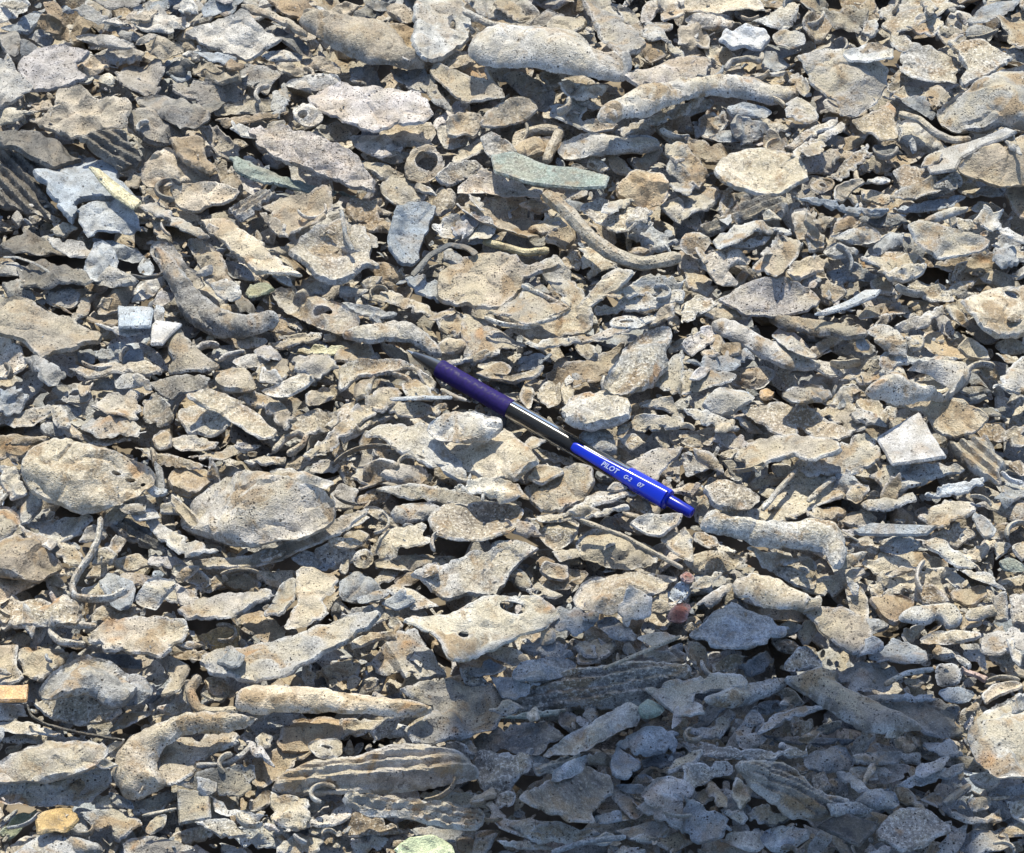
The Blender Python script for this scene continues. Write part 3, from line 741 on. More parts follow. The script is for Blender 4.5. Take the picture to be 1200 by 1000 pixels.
def edge_dist(pts, poly):
    a = poly; b = np.roll(poly, -1, 0); ab = b - a
    L2 = np.maximum((ab ** 2).sum(1), 1e-18)
    ap = pts[:, None, :] - a[None]
    t = np.clip((ap * ab[None]).sum(2) / L2[None], 0, 1)
    return np.sqrt((((ap - t[..., None] * ab[None]) ** 2).sum(2)).min(1))
def nzs(pts, scale, seed):
    o = Vector((seed * 3.17 % 97, seed * 7.31 % 89, seed * 1.93 % 83))
    return np.array([noise.noise(Vector((x / scale, y / scale, 0)) + o) for x, y in pts])

def sheet(poly, holes, form, seed, step=None, thick=None, flap=True):
    """A fragment lying in its own plane: outline and holes in metres -> verts, faces (top, bottom, rims)."""
    rnd = random.Random(seed)
    if poly_area(poly) < 0: poly = poly[::-1]
    area = abs(poly_area(poly)); size = math.sqrt(area)
    s = step or min(0.00085 if form in 'FW' else 0.00125, max(0.0007, size / 17))
    round_ = form in 'LHCW'
    poly = chaikin(poly, {'L': .20, 'H': .22, 'W': .2, 'C': .16, 'Q': .03}.get(form, 0.07), 2 if form in 'HW' else 1)
    poly = resample(poly, s)
    cen = poly.mean(0)
    jag = (0.00045 if round_ else 0.00018 if form == 'Q' else 0.00055) * min(1, size / 0.02)
    d = nzs(poly, 0.004, seed) * jag * 1.6 + nzs(poly, 0.0014, seed + 5) * jag
    nrm = np.roll(poly, -1, 0) - np.roll(poly, 1, 0); nrm = np.stack([nrm[:, 1], -nrm[:, 0]], 1)
    nrm /= np.maximum(np.linalg.norm(nrm, axis=1, keepdims=True), 1e-12)
    if not round_ and step is None and form != 'Q':                         # torn notches
        d = d - np.clip(nzs(poly, 0.0055 * max(.5, min(1.3, size / .025)), seed + 41) - .12, 0, .6) * (0.006 if flap else 0.003) * min(1, size / .02)
    poly = poly + nrm * d[:, None]
    rings = [poly]; inner = poly - nrm * (0.00055 if step is None else step * .3)
    for h in holes:
        k = max(8, int(2 * math.pi * np.hypot(*h[2:]) / 1.4 / s))
        a = np.linspace(0, 2 * math.pi, k, endpoint=False)
        rings.append(np.stack([h[0] + h[2] * np.cos(a), h[1] + h[3] * np.sin(a)], 1))
    lo, hi = poly.min(0), poly.max(0)
    gx, gy = np.meshgrid(np.arange(lo[0], hi[0], s), np.arange(lo[1], hi[1], s * 0.866))
    gx = gx + (np.arange(gx.shape[0]) % 2)[:, None] * s / 2
    g = np.stack([gx.ravel(), gy.ravel()], 1)
    g = g + np.array([[rnd.uniform(-.18, .18), rnd.uniform(-.18, .18)] for _ in g]) * s
    ok = inside(g, poly)
    for r in rings[1:]: ok &= ~inside(g, r)
    g = g[ok]
    if len(g):
        dd = np.min([edge_dist(g, r) for r in rings], 0); g = g[dd > s * 0.55 + (0.00055 if step is None else step * .3)]
    V, E, st = [], [], 0
    for r in rings:
        V += [Vector(x) for x in r]; k = len(r)
        E += [(st + i, st + (i + 1) % k) for i in range(k)]; st += k
    inner = inner[inside(inner, poly)]
    if len(inner): inner = inner[edge_dist(inner, poly) > .6 * (0.00055 if step is None else step * .3)]
    for r in rings[1:]: inner = inner[~inside(inner, r)]
    V += [Vector(x) for x in inner] + [Vector(x) for x in g]
    ov, _, of, *_ = delaunay_2d_cdt(V, E, [], 0, 1e-7, False)
    P = np.array([[v.x, v.y] for v in ov]); F = np.array(of)
    cc = P[F].mean(1); ok = inside(cc, poly)
    for r in rings[1:]: ok &= ~inside(cc, r)
    F = F[ok]
    ar = np.cross(P[F[:, 1]] - P[F[:, 0]], P[F[:, 2]] - P[F[:, 0]])
    F[ar < 0] = F[ar < 0][:, ::-1]
    d = np.min([edge_dist(P, r) for r in rings], 0)
    d0 = edge_dist(P, poly); dm = max(d0.max(), 1e-5)
    q = P - cen
    u, sv, vt = np.linalg.svd(q - q.mean(0), full_matrices=False); A, B = q @ vt[0], q @ vt[1]
    LA = max(np.abs(A).max(), 1e-5)
    k = min(1.0, size / 0.02)
    warp = nzs(P, size * 0.5, seed + 11) * size * 0.09 + nzs(P, 0.006, seed + 12) * 0.0010 * k
    dent = np.abs(nzs(P, 0.0105, seed + 14)); tf = nzs(P, 0.0030, seed + 13) * 0.00030 * k - np.clip(.16 - dent, 0, 1) * 0.006 * k
    rim = lambda r: np.sqrt(np.clip(1 - (1 - np.clip(d / r, 0, 1)) ** 2, 0, 1))
    if form == 'L':
        H = thick or min(0.0085, max(0.0012, dm * rnd.uniform(0.38, 0.6)))
        x = np.clip(d0 / (0.9 * dm), 0, 1); dome = np.sqrt(1 - (1 - x) ** 2)
        top = H * (0.55 * dome + 0.45 * rim(min(0.0016, dm * .5))) * (1 + 0.22 * nzs(P, size * 0.35, seed + 3)); bot = -H * 0.7 * dome - 0.0006
        w = warp * 0.8; tf = tf * 1.5
        for i in range(rnd.choice((3, 4, 5, 6))):          # broken faces
            a_ = rnd.uniform(0, 6.283); di = q @ np.array([math.cos(a_), math.sin(a_)])
            top = np.minimum(top, H * rnd.uniform(.8, 1.0) - rnd.uniform(.15, .8) * (di - rnd.uniform(-.05, .55) * dm))
        top = np.maximum(top, bot + .0005)
    elif form in 'HW':
        H = thick or min(0.010, max(0.0015, dm * rnd.uniform(0.65, 0.85)))
        x = np.clip(d / max(d.max(), 1e-5), 0, 1) if holes else np.clip(d0 / dm, 0, 1)
        fold = {'H': .0008, 'W': .0030}[form]; top = H * np.sqrt(1 - (1 - x) ** 2) * (1 + .35 * nzs(P, size * .5, seed + 4)) + nzs(np.stack([A * 0.12, B], 1), 0.0025 if form == 'H' else .0042, seed + 3) * fold * k * np.clip(x * 3, 0, 1); bot = -H * 0.4 * x - 0.0006
        if form == 'W': top = top + .0012 * k * np.cos(2 * math.pi * (B / max(np.abs(B).max(), 1e-5) * 2.6 + nzs(np.stack([A * .2, B], 1), .02, seed) * 1.3)) * np.clip(x * 2.5, 0, 1)
        w = warp
    elif form == 'C':
        t = thick or rnd.uniform(0.0007, 0.0013); x = np.clip(d0 / (0.8 * dm), 0, 1)
        r1 = 1 - 2 * np.abs(nzs(P, 0.012, seed + 51))
        w = warp + r1 * .0012 * k + min(0.008, dm * 0.7) * (1 - x) ** 1.6 * np.clip(.55 + 1.5 * nzs(q / max(size, 1e-4) * .9, .6, seed + 31), 0, 1.4)
        top = t * rim(t * .8); bot = -t * 0.6 + 0 * d
    elif form == 'Q':
        t = thick or 0.0008; w = warp * .25 + (A / LA) ** 2 * LA * .03; tf = tf * .25
        top = t * rim(.0004); bot = -t * .8 + 0 * d
    elif form == 'X':
        t = thick or rnd.uniform(0.0005, 0.0009); a = min(0.0045, size * 0.2)
        r1 = 1 - 2 * np.abs(nzs(P, 0.013 * max(.5, k), seed + 21)); r2 = 1 - 2 * np.abs(nzs(P, 0.006 * max(.5, k), seed + 22))
        w = warp + a * (r1 * 1.0 + r2 * 0.25 - .6) * np.clip(d0 / 0.002 + .35, 0, 1)
        top = t * rim(t); bot = -t + 0 * d
    elif form == 'F':
        t = thick or 0.0034 * max(.4, k); per = 0.0046 * max(.45, k)
        gr = .5 + .5 * np.cos(2 * math.pi * (B + nzs(np.stack([A * .1, B], 1), .01, seed) * .0012) / per)
        w = warp * 0.6; top = t * rim(0.001) * (0.25 + 0.75 * gr) ; bot = -t * .6 + 0 * d
    else:
        t = thick or rnd.uniform(0.0005, 0.0014) * max(.6, min(1.3, size / 0.028)); soft = 1.0 if flap else .45; LB = max(np.abs(B).max(), 1e-5)
        w = warp + (A / LA) ** 2 * LA * rnd.uniform(-0.13, 0.13) * soft + (A / LA) * (B / LA) * LB * rnd.uniform(-.3, .3) * soft
        sty = rnd.random()
        if sty < .35: w = w + ((B / LB) ** 2 - .4) * LB * rnd.choice((-.55, -.4, .35, .5)) * soft           # rolled
        elif sty < .6: w = w + np.clip((B / LB) * rnd.choice((-1, 1)) - .45, 0, 1) ** 1.5 * LB * rnd.uniform(.6, 1.3) * soft   # one lip curled up
        r1 = 1 - 2 * np.abs(nzs(P, 0.014 * max(.5, k), seed + 51)); w = w + r1 * min(.0022, size * .07) * rnd.uniform(.2, 1.2) * soft
        t = t * (1 + .5 * nzs(P, size * .4, seed + 52))
        if flap and rnd.random() < .6:                              # a bent flap
            a_ = rnd.uniform(0, 6.283); di = q @ np.array([math.cos(a_), math.sin(a_)])
            w = w + np.clip(di - rnd.uniform(.15, .6) * np.abs(di).max(), 0, None) * rnd.choice((-1.1, -.7, .4, .7, 1.0))
        top = t * rim(.0006); bot = -t * .8 + 0 * d
    lim = .27 * size if flap else .13 * size
    w = np.tanh(w / lim) * lim
    n = len(P)
    top = w + np.maximum(top, bot + 0.0002) + tf; bot = w + np.minimum(bot, -0.0002)
    VV = np.vstack([np.column_stack([P, top]), np.column_stack([P, bot])])
    ed = {}
    for f in F:
        for i in range(3):
            e = (int(f[i]), int(f[(i + 1) % 3])); ed[e] = 1
    faces = [tuple(map(int, f)) for f in F] + [tuple(int(x) + n for x in f[::-1]) for f in F]
    for (a, b) in list(ed):
        if (b, a) not in ed: faces.append((b, a, a + n, b + n))
    wr = np.exp(-(d / (0.0007 + 0.0004 * k)) ** 2)
    return VV, faces, np.concatenate([wr, np.full(n, .4)])

def tube(path, ra, rb, nrm, seed, step=0.0018, sides=10):
    """A bent rod or ribbon along a path of 3-D points; ra across, rb along nrm."""
    path = np.array(path); L = np.concatenate([[0], np.cumsum(np.linalg.norm(np.diff(path, axis=0), axis=1))])
    n = max(4, int(L[-1] / step)); t = np.linspace(0, L[-1], n)
    P = np.stack([np.interp(t, L, path[:, i]) for i in range(3)], 1)
    for _ in range(max(2, n // 14)):
        P[1:-1] = (P[:-2] + 2 * P[1:-1] + P[2:]) / 4
    T = np.gradient(P, axis=0); T /= np.linalg.norm(T, axis=1, keepdims=True)
    verts, faces = [], []
    o = seed * 1.37 % 50
    for i in range(n):
        sd_ = np.cross(nrm, T[i]); sd_ /= np.linalg.norm(sd_); up = np.cross(T[i], sd_)
        end = min(i, n - 1 - i); kk = 0.62 if end == 0 else (0.93 if end == 1 else 1.0)
        for j in range(sides):
            a = 2 * math.pi * j / sides
            r = kk * (1 + 0.20 * noise.noise(Vector((i * .33, math.cos(a) * 1.2 + o, math.sin(a) * 1.2))))
            verts.append(P[i] + sd_ * ra * r * math.cos(a) + up * rb * r * math.sin(a))
    for i in range(n - 1):
        for j in range(sides):
            k = (j + 1) % sides
            faces.append((i * sides + j, i * sides + k, (i + 1) * sides + k, (i + 1) * sides + j))
    faces.append(tuple(range(sides))[::-1]); faces.append(tuple((n - 1) * sides + j for j in range(sides)))
    return np.array(verts), faces

def link_mesh(name, verts, faces, mat, tint=None, dust=1.0, parent=None, sharp=30, wear=0.12, grain=.3):
    me = bpy.data.meshes.new(name)
    me.from_pydata([tuple(map(float, v)) for v in verts], [], faces)
    if tint is not None:
        a = me.color_attributes.new('tint', 'FLOAT_COLOR', 'POINT')
        tt = np.asarray(tint, np.float32)
        a.data.foreach_set('color', (np.tile(tt, (len(verts), 1)) if tt.ndim == 1 else tt).astype(np.float32).ravel())
        b = me.attributes.new('dust', 'FLOAT', 'POINT')
        b.data.foreach_set('value', np.full(len(verts), dust, np.float32) if np.isscalar(dust) else np.asarray(dust, np.float32))
        b = me.attributes.new('grain', 'FLOAT', 'POINT')
        b.data.foreach_set('value', np.full(len(verts), grain, np.float32) if np.isscalar(grain) else np.asarray(grain, np.float32))
        b = me.attributes.new('wear', 'FLOAT', 'POINT')
        b.data.foreach_set('value', np.full(len(verts), wear, np.float32) if np.isscalar(wear) else np.asarray(wear, np.float32))
    me.polygons.foreach_set('use_smooth', [True] * len(me.polygons))
    if sharp: me.set_sharp_from_angle(angle=math.radians(sharp))
    me.materials.append(mat); me.update()
    o = bpy.data.objects.new(name, me); COL.objects.link(o)
    if parent is not None: o.parent = parent
    return o

# ------------------------------------------------------------------ relief of the heap, kept as a height map while pieces are laid
CELL = 0.0015; GX0, GY0 = -0.36, -0.34; GNX, GNY = 480, 620
gxs = GX0 + (np.arange(GNX) + .5) * CELL; gys = GY0 + (np.arange(GNY) + .5) * CELL
def relief(x, y):
    return 0.0055 * noise.noise(Vector((x / 0.11, y / 0.11, 3.3))) + 0.0035 * noise.noise(Vector((x / 0.045, y / 0.045, 9.1)))
HF = np.zeros((GNY, GNX))
for j in range(0, GNY):
    if j % 4 == 0:
        row = np.array([relief(gxs[i], gys[j]) for i in range(0, GNX, 4)])
        row = np.repeat(row, 4)[:GNX]
    HF[j] = row
BASE = HF.copy()
def cells(poly2):
    lo = poly2.min(0); hi = poly2.max(0)
    i0 = max(0, int((lo[0] - GX0) / CELL)); i1 = min(GNX - 1, int((hi[0] - GX0) / CELL) + 1)
    j0 = max(0, int((lo[1] - GY0) / CELL)); j1 = min(GNY - 1, int((hi[1] - GY0) / CELL) + 1)
    if i1 <= i0 or j1 <= j0: return None
    X, Y = np.meshgrid(gxs[i0:i1 + 1], gys[j0:j1 + 1])
    ok = inside(np.stack([X.ravel(), Y.ravel()], 1), poly2).reshape(X.shape)
    return (slice(j0, j1 + 1), slice(i0, i1 + 1)), ok, X, Y
LEVEL = {-1: -0.0090, 0: -0.0055, 1: -0.0010, 2: 0.0055, 3: 0.0115}

def lay(px_poly, level, seed, thick_guess, tilt=1.0):
    """Where a piece with this outline rests: plane point and normal, from what already lies under it."""
    rnd = random.Random(seed * 13 + 5)
    c = px_poly.mean(0); z = LEVEL[level]; n = np.array([0, 0, 1.0]); p0 = on_plane(*c, np.array([0, 0, z]), n)
    sx = rnd.gauss(0, .20) * tilt; sy = (rnd.gauss(0.04, .20)) * tilt
    for _ in range(2):
        W = np.array([on_plane(x, y, p0, n) for x, y in px_poly]); r = cells(W[:, :2])
        base = relief(p0[0], p0[1]); z = base + LEVEL[level]
        fx = fy = 0.0
        if r is not None and r[1].sum() > 3:
            sl, ok, X, Y = r; hh = HF[sl][ok]
            z = max(z, float(np.percentile(hh, 72)))
            z = min(z, base + LEVEL[level] + 0.007)
            M = np.stack([X[ok] - p0[0], Y[ok] - p0[1], np.ones(ok.sum())], 1)
            if ok.sum() > 12:
                co = np.linalg.lstsq(M, hh, rcond=None)[0]; fx, fy = co[0] * .55, co[1] * .55
        ax, ay = np.clip(fx, -.2, .2) + sx, np.clip(fy, -.2, .25) + sy
        ax, ay = float(np.clip(ax, -.36 * tilt, .36 * tilt)), float(np.clip(ay, -.26 * min(tilt, 1.4), .42 * tilt))
        n = np.array([-ax, -ay, 1.0]); n /= np.linalg.norm(n)
        p0 = on_plane(*c, np.array([p0[0], p0[1], z + thick_guess]), np.array([0, 0, 1.0]))
    W = np.array([on_plane(x, y, p0, n) for x, y in px_poly]); r = cells(W[:, :2])
    if r is not None:
        sl, ok, X, Y = r
        h = p0[2] - (n[0] * (X - p0[0]) + n[1] * (Y - p0[1])) / n[2] + thick_guess * .8
        HF[sl][ok] = np.maximum(HF[sl][ok], h[ok])
    return p0, n
def frame(n):
    ex = np.array([1.0, 0, 0]) - n * n[0]; ex /= np.linalg.norm(ex); ey = np.cross(n, ex)
    return ex, ey
def set_frame(o, p0, n):
    ex, ey = frame(n)
    m = Matrix.Identity(4)
    for i in range(3): m[i][0], m[i][1], m[i][2], m[i][3] = ex[i], ey[i], n[i], p0[i]
    o.matrix_world = m
def ellipse_px(h, k=12):
    a = np.linspace(0, 2 * math.pi, k, endpoint=False)
    return np.stack([h[0] + h[2] * np.cos(a), h[1] + h[3] * np.sin(a)], 1)
def place_dust(c):
    s = np.clip((c[0] * .9 + c[1] * 1.25 - 250) / 650, 0, 1)          # the upper left of the heap lies cleaner and greyer
    return .28 + .85 * s
def grain_of(seed):
    r = random.Random(seed * 77 + 3); return r.choice((.0, .05, .12, .2, .32, .6)) * r.uniform(.7, 1)
def vary(code, seed):
    rnd = random.Random(seed * 31 + 1); (r, g, b, p), word, dust = TINT[code]
    v = math.exp(rnd.gauss(0, .17)); wsh = rnd.gauss(0, .03)
    return (min(.85, r * v * (1 + wsh)), min(.85, g * v), min(.85, b * v * (1 - wsh)), max(0, min(1, p * rnd.uniform(.2, 1.9)))), word, dust

NAMES = {'Q': 'scrap_plate', 'W': 'pleated_scrap', 'P': 'scrap_plate', 'L': 'scrap_lump', 'C': 'scrap_scoop', 'X': 'crumpled_scrap', 'F': 'ribbed_scrap', 'H': 'scrap_bar', 'R': 'scrap_rod', 'S': 'scrap_strip'}
WORDS = {'Q': 'crisp flat plate', 'W': 'pleated piece', 'P': 'flat plate', 'L': 'rounded lump', 'C': 'hollowed scoop', 'X': 'crumpled piece', 'F': 'grooved piece', 'H': 'long bar', 'R': 'bent rod', 'S': 'narrow strip'}
THK = {'Q': .002, 'W': .004, 'P': .002, 'L': .004, 'C': .0015, 'X': .0015, 'F': .003, 'H': .004}
PIECES = []      # dict(obj, c, word, form, label, ref, area)

def fragment(form, code, level, pxy, holes, seed, name, flap=True, tilt=1.0):
    p0, n = lay(pxy, level, seed, THK[form] * .6, tilt)
    ex, ey = frame(n)
    loc = lambda q: np.stack([[np.dot(on_plane(x, y, p0, n) - p0, ex), np.dot(on_plane(x, y, p0, n) - p0, ey)] for x, y in q])
    hl = []
    for h in holes:
        e = loc(ellipse_px(h)); c = e.mean(0); hl.append((c[0], c[1], np.ptp(e[:, 0]) / 2, np.ptp(e[:, 1]) / 2))
    V, F, wr = sheet(loc(pxy), hl, form, seed, flap=flap)
    tint, word, dust = vary(code, seed)
    o = link_mesh(name, V, F, SCRAP, tint, dust * place_dust(pxy.mean(0)), wear=wr, grain=grain_of(seed))
    set_frame(o, p0, n)
    return o
def rod(form, code, level, rad, flat, pxy, seed, name, lift=0.0):
    z = LEVEL[level]; c = pxy.mean(0); up = np.array([0, 0, 1.0])
    p = np.array([on_plane(x, y, np.array([0, 0, z]), up) for x, y in pxy])
    dist = np.linalg.norm(p.mean(0) - CAM); r = rad * dist * TH / 600
    zz = []
    for q in p:
        i, j = int((q[0] - GX0) / CELL), int((q[1] - GY0) / CELL)
        i, j = min(max(i, 3), GNX - 4), min(max(j, 3), GNY - 4)
        zz.append(min(float(np.percentile(HF[j - 3:j + 4, i - 3:i + 4], 70)), relief(q[0], q[1]) + z + 0.007))
    rv = r * flat
    zc = max(np.mean(zz), relief(*p.mean(0)[:2]) + z) + rv * .7 + lift
    sl = np.polyfit(np.arange(len(zz)), zz, 1)[0] if len(zz) > 1 else 0
    sl = float(np.clip(sl, -.004, .004))
    zs = zc + sl * (np.arange(len(zz)) - (len(zz) - 1) / 2) * .6
    p = np.array([on_plane(x, y, np.array([0, 0, q]), up) for (x, y), q in zip(pxy, zs)])
    o0 = p.mean(0)
    V, F = tube(p - o0, r, rv, up, seed, step=min(.0018, max(.0008, r * .6)))
    tint, word, dust = vary(code, seed)
    o = link_mesh(name, V, F, SCRAP, tint, dust * place_dust(pxy.mean(0)), grain=grain_of(seed))
    o.location = o0
    return o

# coverage of the picture by the pieces laid so far (half resolution, only used to find the gaps that smaller chips fill)
CW, CH = 620, 520
cov = np.zeros((CH, CW), bool)
def mark(pxy):
    q = (pxy + 20) / 2
    lo = np.maximum(np.floor(q.min(0)).astype(int), 0); hi = np.minimum(np.ceil(q.max(0)).astype(int), [CW - 1, CH - 1])
    if (hi <= lo).any(): return
    X, Y = np.meshgrid(np.arange(lo[0], hi[0] + 1), np.arange(lo[1], hi[1] + 1))
    cov[lo[1]:hi[1] + 1, lo[0]:hi[0] + 1] |= inside(np.stack([X.ravel() + .5, Y.ravel() + .5], 1), q).reshape(X.shape)

# ------------------------------------------------------------------ the ground under the heap
def ground():
    m, ns, ls, bs = new_mat('dusty_ground')
    g = N(ns, 'ShaderNodeNewGeometry'); n = N(ns, 'ShaderNodeTexNoise'); n.inputs['Scale'].default_value = 60; n.inputs['Detail'].default_value = 8
    ls.new(g.outputs['Position'], n.inputs['Vector'])
    ls.new(mix(ns, ls, ramp(ns, ls, n.outputs[0], .35, .65), (0.13, 0.105, 0.075, 1), (0.26, 0.215, 0.16, 1)), bs.inputs['Base Color'])
    bs.inputs['Roughness'].default_value = .95
    b = N(ns, 'ShaderNodeBump'); b.inputs['Distance'].default_value = .004; ls.new(n.outputs[0], b.inputs['Height']); ls.new(b.outputs[0], bs.inputs['Normal'])
    k, S = 60, 60.0
    ax = np.sign(np.linspace(-1, 1, k)) * np.abs(np.linspace(-1, 1, k)) ** 3 * S
    V = [(x, y, -0.034 + 0.002 * noise.noise(Vector((x * 9, y * 9, 0)))) for y in ax for x in ax]
    F = [(j * k + i, j * k + i + 1, (j + 1) * k + i + 1, (j + 1) * k + i) for j in range(k - 1) for i in range(k - 1)]
    o = link_mesh('ground', V, F, m, sharp=0); o['kind'] = 'structure'
ground()

# ------------------------------------------------------------------ the traced fragments
def parse():
    out = []
    for (ox, oy), txt in TILES.items():
        for line in txt.strip().splitlines():
            part = line.startswith('+'); f = [s.strip() for s in line.lstrip('+').split('|')]
            tok = f[0].split(); form, code, lvl = tok[0], tok[1], int(tok[2]); tok = tok[3:]
            rad = flat = None
            if form in 'RS': rad, flat = float(tok[0]) / 3, float(tok[1]); tok = tok[2:]
            pts = [tuple(map(float, t.split(','))) for t in tok if t[0] != '@']
            hol = [tuple(map(float, t[1:].split(','))) for t in tok if t[0] == '@']
            out.append(dict(form=form, code=code, lvl=lvl, rad=rad, flat=flat, part=part,
                pts=np.array([(ox + x / 3, oy + y / 3) for x, y in pts]),
                holes=[(ox + a / 3, oy + b / 3, c / 3, d / 3) for a, b, c, d in hol],
                label=f[1] if len(f) > 1 else None, ref=f[2] if len(f) > 2 else None, seed=len(out) + 1))
    return out
ALL = parse()
rf = random.Random(4)
for d in ALL:
    if d['form'] == 'L' and not d['ref'] and not d['holes'] and not d['part']: d['form'] = rf.choice('LLLLLPPPXC')
order = []
for k, d in enumerate(ALL):
    if d['part']: order[-1].append(d)
    else: order.append([d])
order.sort(key=lambda g: g[0]['lvl'])
for grp in order:
    d = grp[0]
    grow = d['pts']
    if d['form'] in 'RS':
        o = rod(d['form'], d['code'], d['lvl'], d['rad'], d['flat'], d['pts'], d['seed'], NAMES[d['form']])
        for a, b in zip(d['pts'][:-1], d['pts'][1:]):
            t = (b - a) / max(np.linalg.norm(b - a), 1e-6); nn = np.array([-t[1], t[0]]) * d['rad']
            mark(np.array([a + nn, b + nn, b - nn, a - nn]))
        ar = 2 * d['rad'] * np.linalg.norm(np.diff(d['pts'], axis=0), axis=1).sum()
    else:
        c = d['pts'].mean(0)
        if d['lvl'] < 3: grow = c + (d['pts'] - c) * (1.05 if d['lvl'] == 2 else 1.12)     # tucked a little under its neighbours
        o = fragment(d['form'], d['code'], d['lvl'], grow, d['holes'], d['seed'], NAMES[d['form']], flap=not d['ref'])
        mark(d['pts']); ar = abs(poly_area(d['pts']))
    PIECES.append(dict(obj=o, c=d['pts'].mean(0), word=TINT[d['code']][1], form=d['form'], label=d['label'], ref=d['ref'], area=ar))
    bpy.context.view_layer.update()
    for e in grp[1:]:
        nm = e['label'] or 'rib'
        if e['form'] in 'RS': q = rod(e['form'], e['code'], e['lvl'], e['rad'], e['flat'], e['pts'], e['seed'], nm)
        else: q = fragment(e['form'], e['code'], e['lvl'], e['pts'], e['holes'], e['seed'], nm)
        bpy.context.view_layer.update()
        q.parent = o; q.matrix_parent_inverse = o.matrix_world.inverted()

# ------------------------------------------------------------------ the pen
def lathe(profile, sides=36):
    V, F = [], []
    for x, r in profile:
        for j in range(sides):
            a = 2 * math.pi * j / sides; V.append((x, r * math.cos(a), r * math.sin(a)))
    n = len(profile)
    for i in range(n - 1):
        for j in range(sides):
            k = (j + 1) % sides; F.append((i * sides + j, (i + 1) * sides + j, (i + 1) * sides + k, i * sides + k))
    F.append(tuple(range(sides))); F.append(tuple((n - 1) * sides + j for j in range(sides))[::-1])
    return V, F
def pen():
    A_, B_ = (478, 411), (812, 602.5)
    zs = []
    for t in np.linspace(0, 1, 40):
        q = on_plane(A_[0] + t * (B_[0] - A_[0]), A_[1] + t * (B_[1] - A_[1]), np.array([0, 0, .012]), np.array([0, 0, 1.]))
        zs.append(HF[int((q[1] - GY0) / CELL), int((q[0] - GX0) / CELL)])
    zs = np.array(zs); z0 = float(np.percentile(zs, 93)) + 0.0044
    a = on_plane(*A_, np.array([0, 0, z0]), np.array([0, 0, 1.])); b = on_plane(*B_, np.array([0, 0, z0]), np.array([0, 0, 1.]))
    L = float(np.linalg.norm(b - a)); X = (b - a) / L
    v = CAM - (a + b) / 2; v /= np.linalg.norm(v); v = v - np.array([0, 0, .12])
    Z = v - X * np.dot(v, X); Z /= np.linalg.norm(Z); Y = np.cross(Z, X)
    root = bpy.data.objects.new('ballpoint_pen', None); COL.objects.link(root); root.empty_display_size = .02
    m = Matrix.Identity(4)
    for i in range(3): m[i][0], m[i][1], m[i][2], m[i][3] = X[i], Y[i], Z[i], a[i]
    root.matrix_world = m
    root['label'] = 'blue retractable ballpoint pen with dark blue grip lying across the heap'; root['category'] = 'pen'
    grip_m = plain('navy_rubber_grip', (0.017, 0.010, 0.085), .6, .22, grain=900)
    blue = plain('blue_plastic', (0.005, 0.024, 0.44), .24, .5, coat=.3)
    blue2 = plain('blue_button_plastic', (0.003, 0.012, 0.30), .25, .5, coat=.3)
    clear = plain('smoky_clear_plastic', (0.05, 0.052, 0.053), .2, .2, trans=.6, ior=1.3)
    ink = plain('grey_refill_tube', (0.05, 0.052, 0.056), .3, .5)
    steel = plain('steel_tip', (0.5, 0.5, 0.5), .28, .5, metal=1)
    white = plain('white_print', (0.42, 0.47, 0.68), .5)
    mm = .001 * (L / .140)
    def part(nm, prof, mat, parent=root):
        V, F = lathe([(x * mm, r * mm * .87) for x, r in prof]); o = link_mesh(nm, V, F, mat, parent=parent, sharp=35); return o
    part('point', [(0, .35), (1.5, .6), (2.5, 1.0), (6, 1.15)], steel)
    part('tip_cone', [(3, 1.35), (3.6, 1.7), (8, 2.6), (13, 3.5), (16.2, 4.0), (16.4, 3.8)], plain('dark_clear_plastic', (.022, .023, .025), .3, .25, trans=.25, ior=1.35))
    part('refill', [(5.5, 1.0), (9, 1.9), (18, 2.6), (112, 2.6), (113, 2.2)], ink)
    g = [(16.2, 3.9), (16.4, 4.45)]
    for i in range(52):
        x = 16.8 + i * .68; g.append((x, 4.55 - .22 * math.sin(i / 51 * math.pi) + (.05 if i % 2 else -.03)))
    g += [(52.4, 4.5), (52.6, 4.1)]
    part('grip', g, grip_m)
    part('barrel', [(52.3, 3.9), (52.6, 4.35), (70, 4.4), (110, 4.4), (112, 4.3), (112.2, 3.9)], clear)
    part('inner_sleeve', [(60, 3.0), (60.4, 3.3), (84, 3.3), (84.5, 2.9)], plain('dark_inner_sleeve', (.035, .038, .042), .25))
    part('end_cap', [(108.5, 4.0), (109.5, 4.55), (114, 4.75), (127.5, 4.8), (128.6, 4.6), (128.9, 3.9)], blue)
    part('push_button', [(127, 2.7), (128.6, 2.75), (133, 2.75), (138.6, 2.6), (139.6, 2.3), (140, 1.4)], blue2)
    # clip: a rounded bar widening towards the cap, standing on the barrel
    V, F = [], []
    xs = np.concatenate([np.linspace(84.8, 87, 7), np.linspace(88, 128, 24)])
    ring = 14
    for x in xs:
        t = (x - 84) / 44; w = 2.1 + 1.6 * max(0, (x - 94) / 34) ** 1.1 if x > 94 else 2.1
        if x < 87: w = 2.1 * math.sqrt(max(.03, 1 - ((87 - x) / 3.05) ** 2))
        zc = 4.3 + .3 * math.sin(min(1, t * 1.4) * math.pi / 2); h = .85
        for j in range(ring):
            a_ = 2 * math.pi * j / ring; ca, sa = math.cos(a_), math.sin(a_)
            ca = math.copysign(abs(ca) ** .6, ca); sa = math.copysign(abs(sa) ** .6, sa)
            V.append((x * mm, w * ca * mm, (zc + h * sa - .07 * (w * ca) ** 2) * mm))
    for i in range(len(xs) - 1):
        for j in range(ring):
            k = (j + 1) % ring; F.append((i * ring + j, (i + 1) * ring + j, (i + 1) * ring + k, i * ring + k))
    F.append(tuple(range(ring))); F.append(tuple((len(xs) - 1) * ring + j for j in range(ring))[::-1])
